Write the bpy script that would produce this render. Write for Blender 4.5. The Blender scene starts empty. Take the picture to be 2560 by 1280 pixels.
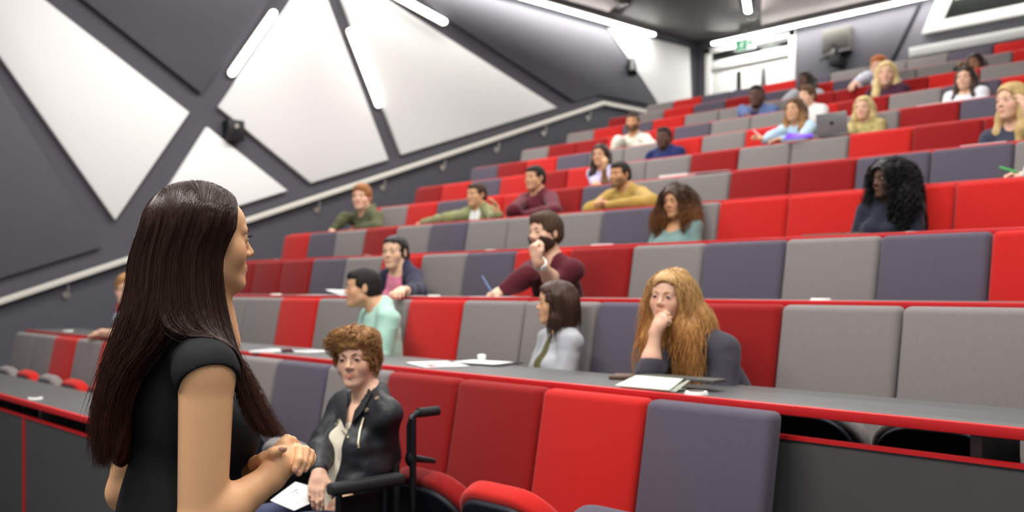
import bpy, bmesh, math, random
import numpy as np
from mathutils import Vector, Matrix

random.seed(7)
rng = np.random.default_rng(11)
SC = bpy.context.scene
COL = SC.collection

# ------------------------------------------------------------------ camera, light, exposure
CAM_H = 1.375
HEAD = 0.7528                       # half turn of the camera away from the rows, radians
cam_d = bpy.data.cameras.new('camera')
cam = bpy.data.objects.new('camera', cam_d); COL.objects.link(cam)
cam.location = (0, 0, CAM_H)
cam.rotation_euler = (math.pi/2, 0, math.pi/2-HEAD)
cam_d.sensor_width = 36.0
cam_d.lens = 2410.2/2560*36
cam_d.shift_y = 81.3/2560
cam_d.clip_start = 0.05
cam_d.dof.use_dof = True
cam_d.dof.focus_distance = 2.0
cam_d.dof.aperture_fstop = 3.1
SC.camera = cam

SC.view_settings.view_transform = 'Standard'
SC.view_settings.look = 'None'
SC.view_settings.exposure = 0.0
SC.view_settings.gamma = 1.0
SC.view_settings.use_curve_mapping = False
SC.cycles.use_denoising = True
SC.cycles.max_bounces = 6
SC.cycles.diffuse_bounces = 3
SC.cycles.glossy_bounces = 3
SC.cycles.transmission_bounces = 4
SC.cycles.caustics_reflective = False
SC.cycles.caustics_refractive = False
SC.cycles.sample_clamp_indirect = 4.0

world = bpy.data.worlds.new('world'); SC.world = world
world.use_nodes = True
wb = world.node_tree.nodes['Background']
wb.inputs[0].default_value = (0.93, 0.96, 1.0, 1); wb.inputs[1].default_value = 0.36

def area(name, loc, size, power, rot=(0, 0, 0), col=(1, 0.985, 0.96)):
    d = bpy.data.lights.new(name, 'AREA'); d.shape = 'RECTANGLE'
    d.size, d.size_y = size; d.energy = power; d.color = col
    o = bpy.data.objects.new(name, d); COL.objects.link(o)
    o.location = loc; o.rotation_euler = rot
    return o
# unseen ceiling lamps over the seating and over the stage
area('unseen_ceiling_lamp', (-7.2, 5.0, 5.5), (0.5, 6.0), 235)
area('unseen_ceiling_lamp', (-4.4, 5.0, 5.5), (0.5, 6.0), 160)
area('unseen_ceiling_lamp', (-1.6, 5.0, 5.5), (0.5, 6.0), 75)
area('unseen_ceiling_lamp', (-5.6, 10.6, 5.5), (3.0, 0.4), 55)
area('unseen_ceiling_lamp', (-1.2, 3.0, 5.5), (2.0, 0.4), 110)  # unseen lamp added to brighten the presenter's face
area('stage_lamp', (-3.0, -0.6, 5.3), (4.0, 0.5), 290)
area('stage_lamp', (0.6, 0.4, 5.3), (2.5, 0.5), 115)

# ------------------------------------------------------------------ materials
def nodes(m): return m.node_tree.nodes, m.node_tree.links
def mat(name, col, rough=0.6, spec=0.4, metal=0.0, vary=0.0, vscale=20, bump=0.0, bscale=200, sheen=0.0, emit=0.0, coat=0.0):
    m = bpy.data.materials.new(name); m.use_nodes = True
    n, l = nodes(m); b = n['Principled BSDF']
    c = (col[0], col[1], col[2], 1)
    b.inputs['Base Color'].default_value = c
    b.inputs['Roughness'].default_value = rough
    b.inputs['Specular IOR Level'].default_value = spec
    b.inputs['Metallic'].default_value = metal
    b.inputs['Sheen Weight'].default_value = sheen
    b.inputs['Coat Weight'].default_value = coat
    if emit:
        b.inputs['Emission Color'].default_value = c; b.inputs['Emission Strength'].default_value = emit
    if vary or bump:
        tc = n.new('ShaderNodeTexCoord')
    if vary:
        t = n.new('ShaderNodeTexNoise'); t.inputs['Scale'].default_value = vscale; t.inputs['Detail'].default_value = 4
        l.new(tc.outputs['Object'], t.inputs['Vector'])
        mr = n.new('ShaderNodeMapRange'); mr.inputs[3].default_value = 1-vary; mr.inputs[4].default_value = 1+vary
        l.new(t.outputs['Fac'], mr.inputs[0])
        mx = n.new('ShaderNodeMix'); mx.data_type = 'RGBA'; mx.blend_type = 'MULTIPLY'; mx.inputs[0].default_value = 1
        mx.inputs[6].default_value = c
        l.new(mr.outputs[0], mx.inputs[7]); l.new(mx.outputs[2], b.inputs['Base Color'])
    if bump:
        t = n.new('ShaderNodeTexNoise'); t.inputs['Scale'].default_value = bscale; t.inputs['Detail'].default_value = 2
        l.new(tc.outputs['Object'], t.inputs['Vector'])
        bp = n.new('ShaderNodeBump'); bp.inputs['Strength'].default_value = bump; bp.inputs['Distance'].default_value = 0.002
        l.new(t.outputs['Fac'], bp.inputs['Height']); l.new(bp.outputs[0], b.inputs['Normal'])
    return m
def srgb(r, g, b):
    f = lambda v: (v/255/12.92) if v/255 <= 0.04045 else ((v/255+0.055)/1.055)**2.4
    return (f(r), f(g), f(b))

FAB = dict(rough=0.92, spec=0.15, vary=0.10, vscale=90, bump=0.35, bscale=420, sheen=0.12)
M = {
 'r': mat('red_fabric', srgb(190, 33, 28), **FAB), 'd': mat('dark_red_fabric', srgb(140, 22, 22), **FAB),
 'g': mat('grey_fabric', srgb(129, 122, 120), **FAB), 'p': mat('slate_fabric', srgb(88, 81, 93), **FAB),
 'seat_shell': mat('seat_shell_plastic', srgb(34, 38, 48), 0.55),
 'desk': mat('desk_laminate', srgb(88, 88, 87), 0.42, vary=0.05, vscale=40),
 'red_edge': mat('red_edge_laminate', srgb(200, 30, 34), 0.4),
 'panel': mat('grey_panel_laminate', srgb(78, 77, 76), 0.5, vary=0.05, vscale=8),
 'wall': mat('dark_grey_paint', srgb(87, 86, 92), 0.7, spec=0.3, vary=0.04, vscale=3),
 'white_panel': mat('white_acoustic_panel', srgb(240, 239, 237), 0.85, spec=0.2, bump=0.1, bscale=300),
 'white_paint': mat('white_paint', srgb(236, 236, 232), 0.45),
 'ceiling': mat('dark_ceiling_paint', srgb(92, 88, 86), 0.6, vary=0.05, vscale=4),
 'ceiling_light': mat('pale_ceiling_raft', srgb(226, 216, 212), 0.7),
 'floor': mat('grey_carpet', srgb(70, 70, 74), 0.95, spec=0.1, vary=0.2, vscale=60, bump=0.4),
 'led': mat('led_diffuser', (1, 0.985, 0.95), 0.5, emit=45.0),
 'led_wall': mat('led_wall_diffuser', (1, 0.985, 0.95), 0.5, emit=9.0),
 'black': mat('black_plastic', srgb(24, 24, 26), 0.45), 'rubber': mat('black_rubber', srgb(28, 28, 30), 0.7),
 'darkmetal': mat('dark_metal', srgb(46, 46, 50), 0.35, metal=0.7),
 'steel': mat('brushed_steel', srgb(205, 200, 192), 0.35, metal=0.85),
 'rail': mat('satin_rail', srgb(226, 221, 210), 0.5),
 'box_metal': mat('grey_metal_box', srgb(84, 81, 76), 0.6),
 'dark_glass': mat('dark_glass', srgb(26, 28, 26), 0.12, spec=0.6),
 'paper': mat('white_paper', srgb(240, 240, 238), 0.8), 'print': mat('printed_ink', srgb(120, 122, 128), 0.8),
 'pinkpaper': mat('pale_pink_paper', srgb(236, 206, 206), 0.8), 'redprint': mat('red_print', srgb(214, 92, 92), 0.8),
 'green': mat('exit_sign_green', srgb(0, 150, 90), 0.4, emit=0.7), 'signwhite': mat('exit_sign_white', srgb(240, 250, 245), 0.4, emit=1.0),
 'laptop': mat('laptop_aluminium', srgb(150, 148, 148), 0.35, metal=0.6), 'screen': mat('dark_screen', srgb(20, 22, 28), 0.15),
 'violet': mat('violet_plastic', srgb(120, 60, 215), 0.35), 'brown': mat('brown_leather', srgb(105, 78, 66), 0.6),
 'sage': mat('pale_sage_cover', srgb(205, 210, 196), 0.6), 'penblue': mat('blue_pen_plastic', srgb(90, 110, 160), 0.3),
 'pengreen': mat('green_pen_plastic', srgb(40, 150, 70), 0.3), 'pink': mat('pink_pen_plastic', srgb(235, 170, 180), 0.4),
}

# ------------------------------------------------------------------ mesh helpers
def link(name, me, m=None, parent=None, smooth=False):
    o = bpy.data.objects.new(name, me); COL.objects.link(o)
    if m is not None:
        for mm in (m if isinstance(m, (list, tuple)) else [m]): me.materials.append(mm)
    if parent is not None: o.parent = parent
    if smooth: me.polygons.foreach_set('use_smooth', np.ones(len(me.polygons), bool))
    return o
def tag(o, label, cat, group=None):
    o['label'] = label; o['category'] = cat
    if group: o['group'] = group
    return o
def empty(name, loc, rotz=0.0, label=None, cat=None, group=None):
    o = bpy.data.objects.new(name, None); COL.objects.link(o)
    o.location = loc; o.rotation_euler = (0, 0, rotz); o.empty_display_size = 0.1
    if label: tag(o, label, cat, group)
    return o
def struct(o): o['kind'] = 'structure'; return o

class MB:
    "collects simple solids into one mesh"
    def __init__(s): s.v = []; s.f = []; s.mi = []
    def add(s, vs, fs, mi=0):
        b = len(s.v); s.v += [tuple(v) for v in vs]
        s.f += [tuple(i+b for i in f) for f in fs]; s.mi += [mi]*len(fs)
    def box(s, lo, hi, mi=0, R=None, o=(0, 0, 0)):
        vs = [Vector((x, y, z)) for x in (lo[0], hi[0]) for y in (lo[1], hi[1]) for z in (lo[2], hi[2])]
        if R is not None: vs = [R @ v for v in vs]
        vs = [v+Vector(o) for v in vs]
        s.add(vs, [(0, 1, 3, 2), (4, 6, 7, 5), (0, 4, 5, 1), (2, 3, 7, 6), (0, 2, 6, 4), (1, 5, 7, 3)], mi)
    def tube(s, pts, r, n=10, mi=0, cap=True, closed=False):
        pts = [Vector(p) for p in pts]; m = len(pts)
        rs = r if isinstance(r, (list, tuple)) else [r]*m
        up = None; rings = []
        for i, p in enumerate(pts):
            a = pts[(i-1) % m] if (closed or i > 0) else p; b = pts[(i+1) % m] if (closed or i < m-1) else p
            t = (b-a).normalized()
            if up is None:
                up = t.orthogonal().normalized()
            up = (up-t*up.dot(t)).normalized(); w = t.cross(up)
            rings.append([p+(up*math.cos(2*math.pi*k/n)+w*math.sin(2*math.pi*k/n))*rs[i] for k in range(n)])
        vs = [v for R_ in rings for v in R_]; fs = []
        for i in range(m if closed else m-1):
            for k in range(n):
                a, b = i*n, ((i+1) % m)*n
                fs.append((a+k, a+(k+1) % n, b+(k+1) % n, b+k))
        if cap and not closed:
            fs.append(tuple(range(n-1, -1, -1))); fs.append(tuple((m-1)*n+k for k in range(n)))
        s.add(vs, fs, mi)
    def disc(s, c, ax, r, h, n=24, mi=0, r2=None):
        c = Vector(c); ax = Vector(ax).normalized()
        s.tube([c-ax*h/2, c+ax*h/2], [r, r2 if r2 else r], n, mi)
    def prism(s, poly, off, mi=0):
        n = len(poly); off = Vector(off)
        a = [Vector(p) for p in poly]; b = [p+off for p in a]
        s.add(a+b, [tuple(range(n-1, -1, -1)), tuple(range(n, 2*n))]+[(i, (i+1) % n, n+(i+1) % n, n+i) for i in range(n)], mi)
    def ball(s, c, r, n=10, mi=0):
        c = Vector(c); rr = r if isinstance(r, (tuple, list)) else (r, r, r)
        vs = []; fs = []
        for i in range(n+1):
            th = math.pi*i/n
            for k in range(2*n):
                ph = math.pi*k/n
                vs.append(c+Vector((rr[0]*math.sin(th)*math.cos(ph), rr[1]*math.sin(th)*math.sin(ph), rr[2]*math.cos(th))))
        for i in range(n):
            for k in range(2*n):
                fs.append((i*2*n+k, i*2*n+(k+1) % (2*n), (i+1)*2*n+(k+1) % (2*n), (i+1)*2*n+k))
        s.add(vs, fs, mi)
    def mesh(s, name, bevel=0.0, seg=2, recalc=True):
        me = bpy.data.meshes.new(name); me.from_pydata(s.v, [], s.f)
        me.polygons.foreach_set('material_index', np.array(s.mi, dtype=np.int32))
        bm = bmesh.new(); bm.from_mesh(me)
        bmesh.ops.remove_doubles(bm, verts=bm.verts, dist=1e-6)
        if recalc: bmesh.ops.recalc_face_normals(bm, faces=bm.faces)
        if bevel:
            es = [e for e in bm.edges if len(e.link_faces) == 2 and e.calc_face_angle(0) > 0.5]
            bmesh.ops.bevel(bm, geom=es, offset=bevel, segments=seg, affect='EDGES', profile=0.5, clamp_overlap=True)
        bm.to_mesh(me); bm.free()
        return me
    def build(s, name, m, parent=None, bevel=0.0, seg=2, smooth=False):
        o = link(name, s.mesh(name, bevel, seg), m, parent, False)
        if smooth or bevel:
            me = o.data; me.polygons.foreach_set('use_smooth', np.ones(len(me.polygons), bool))
            try: me.set_sharp_from_angle(angle=math.radians(40))
            except Exception: pass
        return o

# ------------------------------------------------------------------ seating grid
PITCH = 0.85; D1 = 2.56343; RISE = 0.302277; SW = 0.480641; Z1 = CAM_H-0.365653
NROW = 11
XW, YB, ZC = -10.0, 13.73, 5.62
def rowY(k): return D1+(k-1)*PITCH
def rowZ(k): return Z1+(k-1)*RISE          # top of the backrests
def tierZ(k): return (k-1)*RISE            # floor of the tier the seats of row k stand on
def rowX(k): return -SW*(18.2+0.027*(k-1))
DESKX = 0.55
LAND = tierZ(12)

# ------------------------------------------------------------------ room shell
def stepped(x0, x1, half):
    "profile of the tiers as one prism along X"
    pr = [(-2.6, -0.3), (-2.6, 0.0)]
    for k in range(1, NROW+1):
        y = rowY(k)+0.05
        if half:
            pr += [(y-PITCH*0.5, tierZ(k)), (y-PITCH*0.5, tierZ(k)+RISE/2)]
            pr += [(y, tierZ(k)+RISE/2), (y, tierZ(k+1))]
        else:
            pr += [(y, tierZ(k)), (y, tierZ(k+1))]
    pr += [(YB+0.15, LAND), (YB+0.15, -0.3)]
    return [(x0, a, b) for a, b in pr], (x1-x0, 0, 0)
def poly_prism(name, prof, off, m):
    bm = bmesh.new()
    a = [bm.verts.new(p) for p in prof]; b = [bm.verts.new(Vector(p)+Vector(off)) for p in prof]
    bm.faces.new(a); bm.faces.new(b[::-1]); n = len(a)
    for i in range(n): bm.faces.new((a[(i+1) % n], a[i], b[i], b[(i+1) % n]))
    bmesh.ops.recalc_face_normals(bm, faces=bm.faces)
    me = bpy.data.meshes.new(name); bm.to_mesh(me); bm.free()
    return link(name, me, m)
struct(poly_prism('floor', *stepped(rowX(1)-0.06, 3.0, False), M['floor']))
struct(poly_prism('floor_aisle_steps', *stepped(XW-0.1, rowX(1)-0.06, True), M['floor']))
b = MB(); b.box((XW-0.2, -2.6, -0.3), (XW, YB+0.2, ZC+0.2)); struct(b.build('wall_left', M['wall']))
b = MB()   # back wall, open where the doors and the window stand
DX0, DX1, DZ1 = -9.79, -8.07, 5.48
for lo, hi in (((XW, 0), (DX0, ZC)), ((DX0, DZ1), (DX1, ZC)), ((DX1, 0), (3.0, ZC)), ((DX0, 0), (DX1, LAND))):
    b.box((lo[0], YB, lo[1]), (hi[0], YB+0.15, hi[1]))
struct(b.build('wall_back', M['wall']))
b = MB(); b.box((XW-0.2, -2.6, ZC), (3.0, YB+0.2, ZC+0.2)); struct(b.build('ceiling', M['ceiling']))

# raised wall panels on the side wall: white and grey
def wall_panel(poly, m, label, th=0.06, gap=0.004):
    b = MB(); b.prism([(XW+gap, y, z) for y, z in poly], (th, 0, 0))
    return tag(b.build('acoustic_panel', m, bevel=0.012), label, 'wall panel', 'faceted panels on the side wall')
wall_panel([(2.5, 4.55), (4.56, 3.27), (3.77, 2.07), (2.34, 4.05)], M['white_panel'], 'long white wall panel nearest the stage, pointing down behind the presenter')
wall_panel([(4.76, 3.14), (5.75, 2.51), (3.98, 1.9)], M['white_panel'], 'small white triangular wall panel just above the presenter and handrail')
wall_panel([(6.11, 5.2), (4.89, 3.37), (6.06, 2.62), (7.18, 3.0)], M['white_panel'], 'white kite-shaped wall panel between the two bright light strips')
wall_panel([(6.28, 5.3), (7.38, 3.08), (10.23, 4.05)], M['white_panel'], 'large white triangular wall panel above the rising handrail')
wall_panel([(11.38, 5.44), (13.47, 5.49), (13.53, 4.61), (13.53, 3.5), (13.4, 3.5), (12.65, 4.39)], M['white_panel'], 'white wall panel in the far corner beside the doors')
wall_panel([(2.97, 4.55), (4.69, 3.49), (5.9, 5.24), (5.4, 5.4), (2.97, 5.4)], M['wall'], 'dark grey wall panel above the long white panel', 0.07)
wall_panel([(7.3, 5.35), (8.16, 4.95), (10.61, 4.18), (11.15, 4.37), (12.37, 4.37), (12.55, 4.41), (11.33, 5.4), (9.37, 5.41)], M['wall'], 'dark grey wall panel below the long ceiling light strip', 0.07)
wall_panel([(3.64, 1.79), (2.5, 1.4), (1.2, 0.95), (1.2, 4.2), (2.15, 4.2)], M['wall'], 'dark grey wall panel at the left edge, behind the front seats', 0.05)

# ------------------------------------------------------------------ light strips
def led_strip(p0, p1, w, nrm, label, th=0.05):
    lm = M['led_wall'] if nrm[0] else M['led']
    p0, p1, nrm = Vector(p0), Vector(p1), Vector(nrm).normalized()
    t = (p1-p0).normalized(); sd = t.cross(nrm)
    def outline(r):
        out = []
        for c, s in ((p1, 1), (p0, -1)):
            for k in range(9):
                a = -math.pi/2+math.pi*k/8
                out.append(c+(t*math.cos(a)*s+sd*math.sin(a)*s)*r)
        return out
    r = empty('light_strip', p0, 0, label, 'light strip', 'slim light strips')
    b = MB(); b.prism([p-p0 for p in outline(w/2+0.008)], nrm*(th*0.6)); b.build('housing', M['steel'], r)
    b = MB(); b.prism([p-p0+nrm*(th*0.55) for p in outline(w/2)], nrm*(th*0.45)); b.build('diffuser', lm, r, bevel=0.008)
    return r
E_ = (1, 0, 0)
led_strip((XW+0.004, 5.05, 3.77), (XW, 5.56, 4.53), 0.075, E_, 'short slanting light strip left of the kite-shaped white panel', 0.09)
led_strip((XW+0.004, 6.60, 4.51), (XW, 7.02, 3.68), 0.075, E_, 'short light strip right of the kite-shaped white panel', 0.09)
led_strip((XW+0.004, 7.15, 5.11), (XW, 8.05, 4.90), 0.075, E_, 'light strip along the upper edge of the large triangular panel', 0.12)
led_strip((XW+0.22, 3.5, 5.50), (XW+0.22, 12.25, 5.50), 0.10, (0, 0, -1), 'long light strip along the side wall at the ceiling')
led_strip((-9.42, YB-0.27, 5.50), (0.0, YB-0.27, 5.50), 0.10, (0, 0, -1), 'long light strip along the back wall over the doors')
led_strip((-7.2, 10.9, 5.56), (-8.12, 12.45, 5.56), 0.085, (0, 0, -1), 'short light strip on the ceiling near the back corner')

# ceiling rafts and small spots
def raft(poly, m, label, z=5.56):
    b = MB(); b.prism([(x, y, z) for x, y in poly], (0, 0, ZC-z))
    return tag(b.build('ceiling_raft', m, bevel=0.01), label, 'ceiling panel', 'ceiling rafts')
raft([(-9.72, 9.0), (-9.66, 11.05), (-9.3, 10.85), (-8.3, 9.0)], M['ceiling_light'], 'pale ceiling raft beside the long side light strip')
raft([(-9.0, 10.9), (-9.60, 11.28), (-9.66, 12.2), (-8.98, 13.5), (-8.35, 12.6), (-7.5, 11.1), (-8.2, 9.6)], M['ceiling'], 'dark ceiling raft in the back corner')
raft([(-7.75, 12.25), (-8.5, 13.4), (-5.0, 13.45), (-4.6, 12.25), (-6.0, 10.2)], M['ceiling_light'], 'pale ceiling raft beside the back light strip')
def downlight(x, y, z, label):
    r = empty('ceiling_spot', (x, y, z), 0, label, 'ceiling spot', 'small ceiling spots')
    b = MB(); b.disc((0, 0, -0.012), (0, 0, 1), 0.062, 0.03, 24); b.build('trim_ring', M['steel'], r, smooth=True)
    b = MB(); b.disc((0, 0, -0.03), (0, 0, 1), 0.04, 0.012, 24); b.build('lens', M['white_paint'], r, smooth=True)
downlight(-9.31, 10.98, 5.612, 'small round ceiling spot beside the pale raft')
downlight(-8.33, 12.86, 5.555, 'small round ceiling spot beside the short ceiling strip')

# ------------------------------------------------------------------ handrail
hr = empty('handrail', (XW+0.07, 2.7, 1.26), 0, 'pale metal handrail climbing the dark side wall beside the aisle', 'handrail')
def hp(y, z): return (0.0, y-2.7, z-1.26)
b = MB(); sl = 0.3497
pts = [(-0.5, 1.255-3.2*sl), (11.24, 4.243), (13.3, 4.243)]
for (y0, z0), (y1, z1) in zip(pts, pts[1:]):
    d = Vector((0, y1-y0, z1-z0)).normalized(); up = Vector((0, -d.z, d.y))
    q = [Vector(hp(y0, z0))+up*s_+Vector((x_, 0, 0)) for s_, x_ in ((-0.028, -0.022), (-0.028, 0.022), (0.028, 0.022), (0.028, -0.022))]
    b.prism(q, d*((Vector((0, y1-y0, z1-z0))).length+0.012))
b.build('rail', M['rail'], hr, bevel=0.006)
for y, z in ((0.55, 0.39), (1.4, 0.69), (2.35, 1.02), (3.31, 1.355), (4.27, 1.69), (5.22, 2.02), (6.17, 2.355), (7.12, 2.69), (8.09, 3.025), (9.06, 3.36), (9.99, 3.69), (10.95, 4.03), (12.0, 4.13), (12.9, 4.13)):
    bb = MB()
    bb.disc(hp(y, z-0.045), (1, 0, 0), 0.038, 0.014, 16); bb.v = [(v[0]-0.062, v[1], v[2]) for v in bb.v]
    bb.tube([(-0.062, y-2.7, z-1.26-0.045), (-0.01, y-2.7, z-1.26-0.045), (0.0, y-2.7, z-1.26+0.055)], 0.009, 8)
    bb.build('bracket', M['steel'], hr, smooth=True)

# ------------------------------------------------------------------ fittings on the walls
r = empty('wall_speaker', (XW+0.06, 5.06, 3.12), 0, 'small black wall speaker between two white panels', 'speaker')
b = MB(); b.box((-0.06, -0.10, -0.11), (0.09, 0.10, 0.12)); b.build('cabinet', M['black'], r, bevel=0.012)
b = MB(); b.disc((0.092, 0.0, 0.05), (1, 0, 0), 0.025, 0.008, 20); b.disc((0.091, 0.0, -0.045), (1, 0, 0), 0.055, 0.006, 24, 1)
b.build('driver', [M['steel'], M['darkmetal']], r, smooth=True)
r = empty('wall_spotlight', (XW+0.05, 11.82, 4.89), 0, 'black spotlight on the side wall by the far white panel', 'spotlight')
b = MB(); b.disc((0.02, 0, 0), (1, 0, 0), 0.05, 0.05, 16); b.build('base_plate', M['black'], r, smooth=True)
b = MB(); b.tube([(0.05, 0.07, 0.11), (0.16, -0.05, -0.12)], [0.065, 0.075], 18); b.build('lamp_body', M['black'], r, smooth=True)

# doors at the top of the side aisle
YD = YB+0.03
fr = MB()
fr.box((DX0, YD-0.06, LAND), (DX0+0.11, YD+0.1, DZ1)); fr.box((DX1-0.11, YD-0.06, LAND), (DX1, YD+0.1, DZ1))
fr.box((DX0, YD-0.06, DZ1-0.10), (DX1, YD+0.1, DZ1)); fr.box((DX0, YD-0.05, 5.10), (DX1, YD+0.1, 5.24))
o = struct(fr.build('door_1', M['white_paint'], bevel=0.004))
g = MB(); g.box((DX0+0.11, YD-0.01, 5.24), (DX1-0.11, YD+0.02, DZ1-0.10)); g.build('transom_glass', M['dark_glass'], o)
xm = (DX0+DX1)/2
for x0, x1, hx, vx in ((DX0+0.115, xm-0.004, xm-0.1, -9.15), (xm+0.004, DX1-0.115, xm+0.1, -8.68)):
    lf = MB(); lf.box((x0, YD, LAND+0.01), (x1, YD+0.05, 5.095)); lo_ = lf.build('door_leaf', M['white_paint'], o, bevel=0.003)
    v = MB(); v.box((vx-0.045, YD-0.008, 4.2), (vx+0.045, YD+0.01, 5.0)); v.build('vision_pane', M['dark_glass'], lo_)
    h = MB(); h.tube([(hx, YD, 4.32), (hx, YD-0.06, 4.32), (hx, YD-0.06, 4.62), (hx, YD, 4.62)], 0.012, 8); h.build('pull_handle', M['steel'], lo_, smooth=True)
lk = MB(); lk.disc((-9.42, YD-0.01, 4.62), (0, 1, 0), 0.03, 0.03, 16); lk.build('door_lock', M['steel'], o, smooth=True)

# exit sign over the doors
r = empty('exit_sign', (-8.77, YB-0.35, 5.315), 0, 'green and white running man exit sign above the white doors', 'exit sign')
b = MB(); b.box((-0.17, -0.02, -0.095), (0.17, 0.02, 0.095)); b.build('light_box', M['signwhite'], r, bevel=0.006)
b = MB(); b.box((-0.165, -0.026, -0.088), (0.03, -0.019, 0.088)); b.build('green_field', M['green'], r)
b = MB()     # running figure, arrow
b.ball((-0.04, -0.028, 0.055), 0.014, 6)
b.tube([(-0.045, -0.028, 0.035), (-0.06, -0.028, -0.01)], 0.013, 6)
b.tube([(-0.06, -0.028, -0.01), (-0.03, -0.028, -0.03), (-0.045, -0.028, -0.07)], 0.008, 6)
b.tube([(-0.06, -0.028, -0.01), (-0.085, -0.028, -0.04), (-0.115, -0.028, -0.045)], 0.008, 6)
b.tube([(-0.045, -0.028, 0.03), (-0.015, -0.028, 0.01), (0.0, -0.028, 0.025)], 0.006, 6)
b.tube([(-0.045, -0.028, 0.03), (-0.075, -0.028, 0.02), (-0.085, -0.028, -0.01)], 0.006, 6)
b.build('running_figure', M['signwhite'], r)
b = MB(); b.prism([(0.05, -0.022, 0.012), (0.10, -0.022, 0.012), (0.10, -0.022, 0.045), (0.15, -0.022, 0.0), (0.10, -0.022, -0.045), (0.10, -0.022, -0.012), (0.05, -0.022, -0.012)], (0, -0.004, 0)); b.build('arrow', M['green'], r)
b = MB(); b.box((-0.012, -0.012, 0.09), (0.012, 0.012, 0.300)); b.build('hanger', M['steel'], r)

# equipment box with a camera arm on the back wall
r = empty('equipment_box', (-7.29, YB-0.078, 5.11), 0, 'grey metal equipment box high on the back wall', 'equipment box')
b = MB(); b.box((-0.22, -0.13, -0.18), (0.22, 0, 0.20)); b.build('housing', M['box_metal'], r, bevel=0.012)
b = MB(); b.disc((-0.02, -0.135, -0.09), (0, 1, 0), 0.062, 0.03, 24); b.build('lens_port', M['black'], r, smooth=True)
r = empty('wall_camera', (-7.28, YB-0.18, 4.86), 0, 'black camera on a bracket under the grey equipment box', 'camera')
b = MB(); b.tube([(-0.25, -0.05, 0.0), (-0.1, -0.09, 0.03), (0.1, -0.09, 0.05), (0.26, -0.05, 0.07)], [0.02, 0.035, 0.04, 0.03], 12); b.build('bracket_arm', M['black'], r, smooth=True)
b = MB(); b.box((-0.05, -0.16, -0.14), (0.11, 0.1, 0.03)); b.build('camera_body', M['black'], r, bevel=0.02)
b = MB(); b.disc((0.04, -0.13, 0.08), (0, 1, 0.2), 0.035, 0.1, 16); b.disc((0.04, -0.185, 0.07), (0, 1, 0.2), 0.028, 0.01, 16, 1); b.build('lens', [M['darkmetal'], M['steel']], r, smooth=True)

# raised pale-lit panels on the back wall with a slanting gap, control window and ledge
bp = MB(); bp.prism([(DX1+0.04, YB-0.004, LAND), (DX1+0.04, YB-0.004, 5.40), (-6.09, YB-0.004, 5.43), (-6.55, YB-0.004, 4.6), (-6.9, YB-0.004, LAND)], (0, -0.07, 0))
tag(bp.build('acoustic_panel', M['wall'], bevel=0.01), 'grey wall panel on the back wall behind the equipment box', 'wall panel', 'faceted panels on the back wall')
bp = MB(); bp.prism([(-6.0, YB-0.004, 5.46), (-5.93, YB-0.004, 5.5), (0.5, YB-0.004, 5.5), (0.5, YB-0.004, LAND), (-6.75, YB-0.004, LAND), (-6.42, YB-0.004, 4.68)], (0, -0.07, 0))
tag(bp.build('acoustic_panel', M['wall'], bevel=0.01), 'grey wall panel on the back wall around the control window', 'wall panel', 'faceted panels on the back wall')
wf = MB(); Yw = YB-0.07
out_ = [(-5.72, 5.54), (-6.0, 4.98), (-0.6, 4.98), (-0.6, 5.54)]; inn = [(-5.58, 5.44), (-5.72, 5.12), (-0.75, 5.12), (-0.75, 5.44)]
for i in range(4):
    j = (i+1) % 4
    wf.prism([(out_[i][0], Yw, out_[i][1]), (out_[j][0], Yw, out_[j][1]), (inn[j][0], Yw, inn[j][1]), (inn[i][0], Yw, inn[i][1])], (0, -0.10, 0))
w_ = struct(wf.build('window_1', M['white_paint']))
g = MB(); g.prism([(x, Yw-0.02, z) for x, z in inn], (0, -0.01, 0)); g.build('window_glass', M['dark_glass'], w_)
sh = MB(); sh.box((-6.14, YB-0.26, 4.655), (0.4, YB-0.078, 4.79)); tag(sh.build('wall_ledge', M['white_paint'], bevel=0.008), 'long white ledge on the back wall under the control window', 'ledge')

# ------------------------------------------------------------------ seats
def backrest_mesh():
    b = MB(); w = SW/2-0.004
    # profile in Y (to the back) and Z, leaning back by about eleven degrees
    b.box((-w, -0.075, 0.0), (w, 0.0, 0.61))
    me = b.mesh('backrest', 0.026, 4)
    n = len(me.vertices); co = np.empty(n*3, np.float32); me.vertices.foreach_get('co', co); co = co.reshape(-1, 3)
    t = co[:, 2]/0.61
    co[:, 1] += -(1-t)*0.115                      # lean
    co[:, 2] -= 0.61
    me.vertices.foreach_set('co', co.ravel()); me.polygons.foreach_set('use_smooth', np.ones(len(me.polygons), bool))
    return me
def pan_profile(w, d, n=10):
    "outline of a seat pan with rounded front corners, hinge edge at v = 0"
    pts = [(-w, 0.0), (w, 0.0)]
    for k in range(n+1):
        a = math.pi*0.5*k/n
        pts.append((w*(0.30+0.70*math.cos(a)), d*0.62+d*0.38*math.sin(a)))
    for k in range(n, -1, -1):
        a = math.pi*0.5*k/n
        pts.append((-w*(0.30+0.70*math.cos(a)), d*0.62+d*0.38*math.sin(a)))
    return pts
def pan_mesh(w, d, off, th, bev):
    "pan standing nearly upright: v runs up, thickness towards the front"
    ang = math.radians(57)
    b = MB(); R = Matrix.Rotation(-ang, 3, 'X')
    pr = [R @ Vector((u, -v, 0)) for u, v in pan_profile(w, d)]
    nrm = R @ Vector((0, 0, 1))
    if nrm.y > 0: nrm = -nrm
    b.prism([p+nrm*off for p in pr], nrm*th)
    me = b.mesh('pan', bev, 3); me.polygons.foreach_set('use_smooth', np.ones(len(me.polygons), bool))
    return me
ME_BACK = backrest_mesh()
ME_PAN = pan_mesh(SW/2-0.012, 0.40, 0.0, 0.075, 0.022)
ME_PAN2 = pan_mesh(SW/2-0.012, 0.33, 0.0, 0.075, 0.022)
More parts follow.
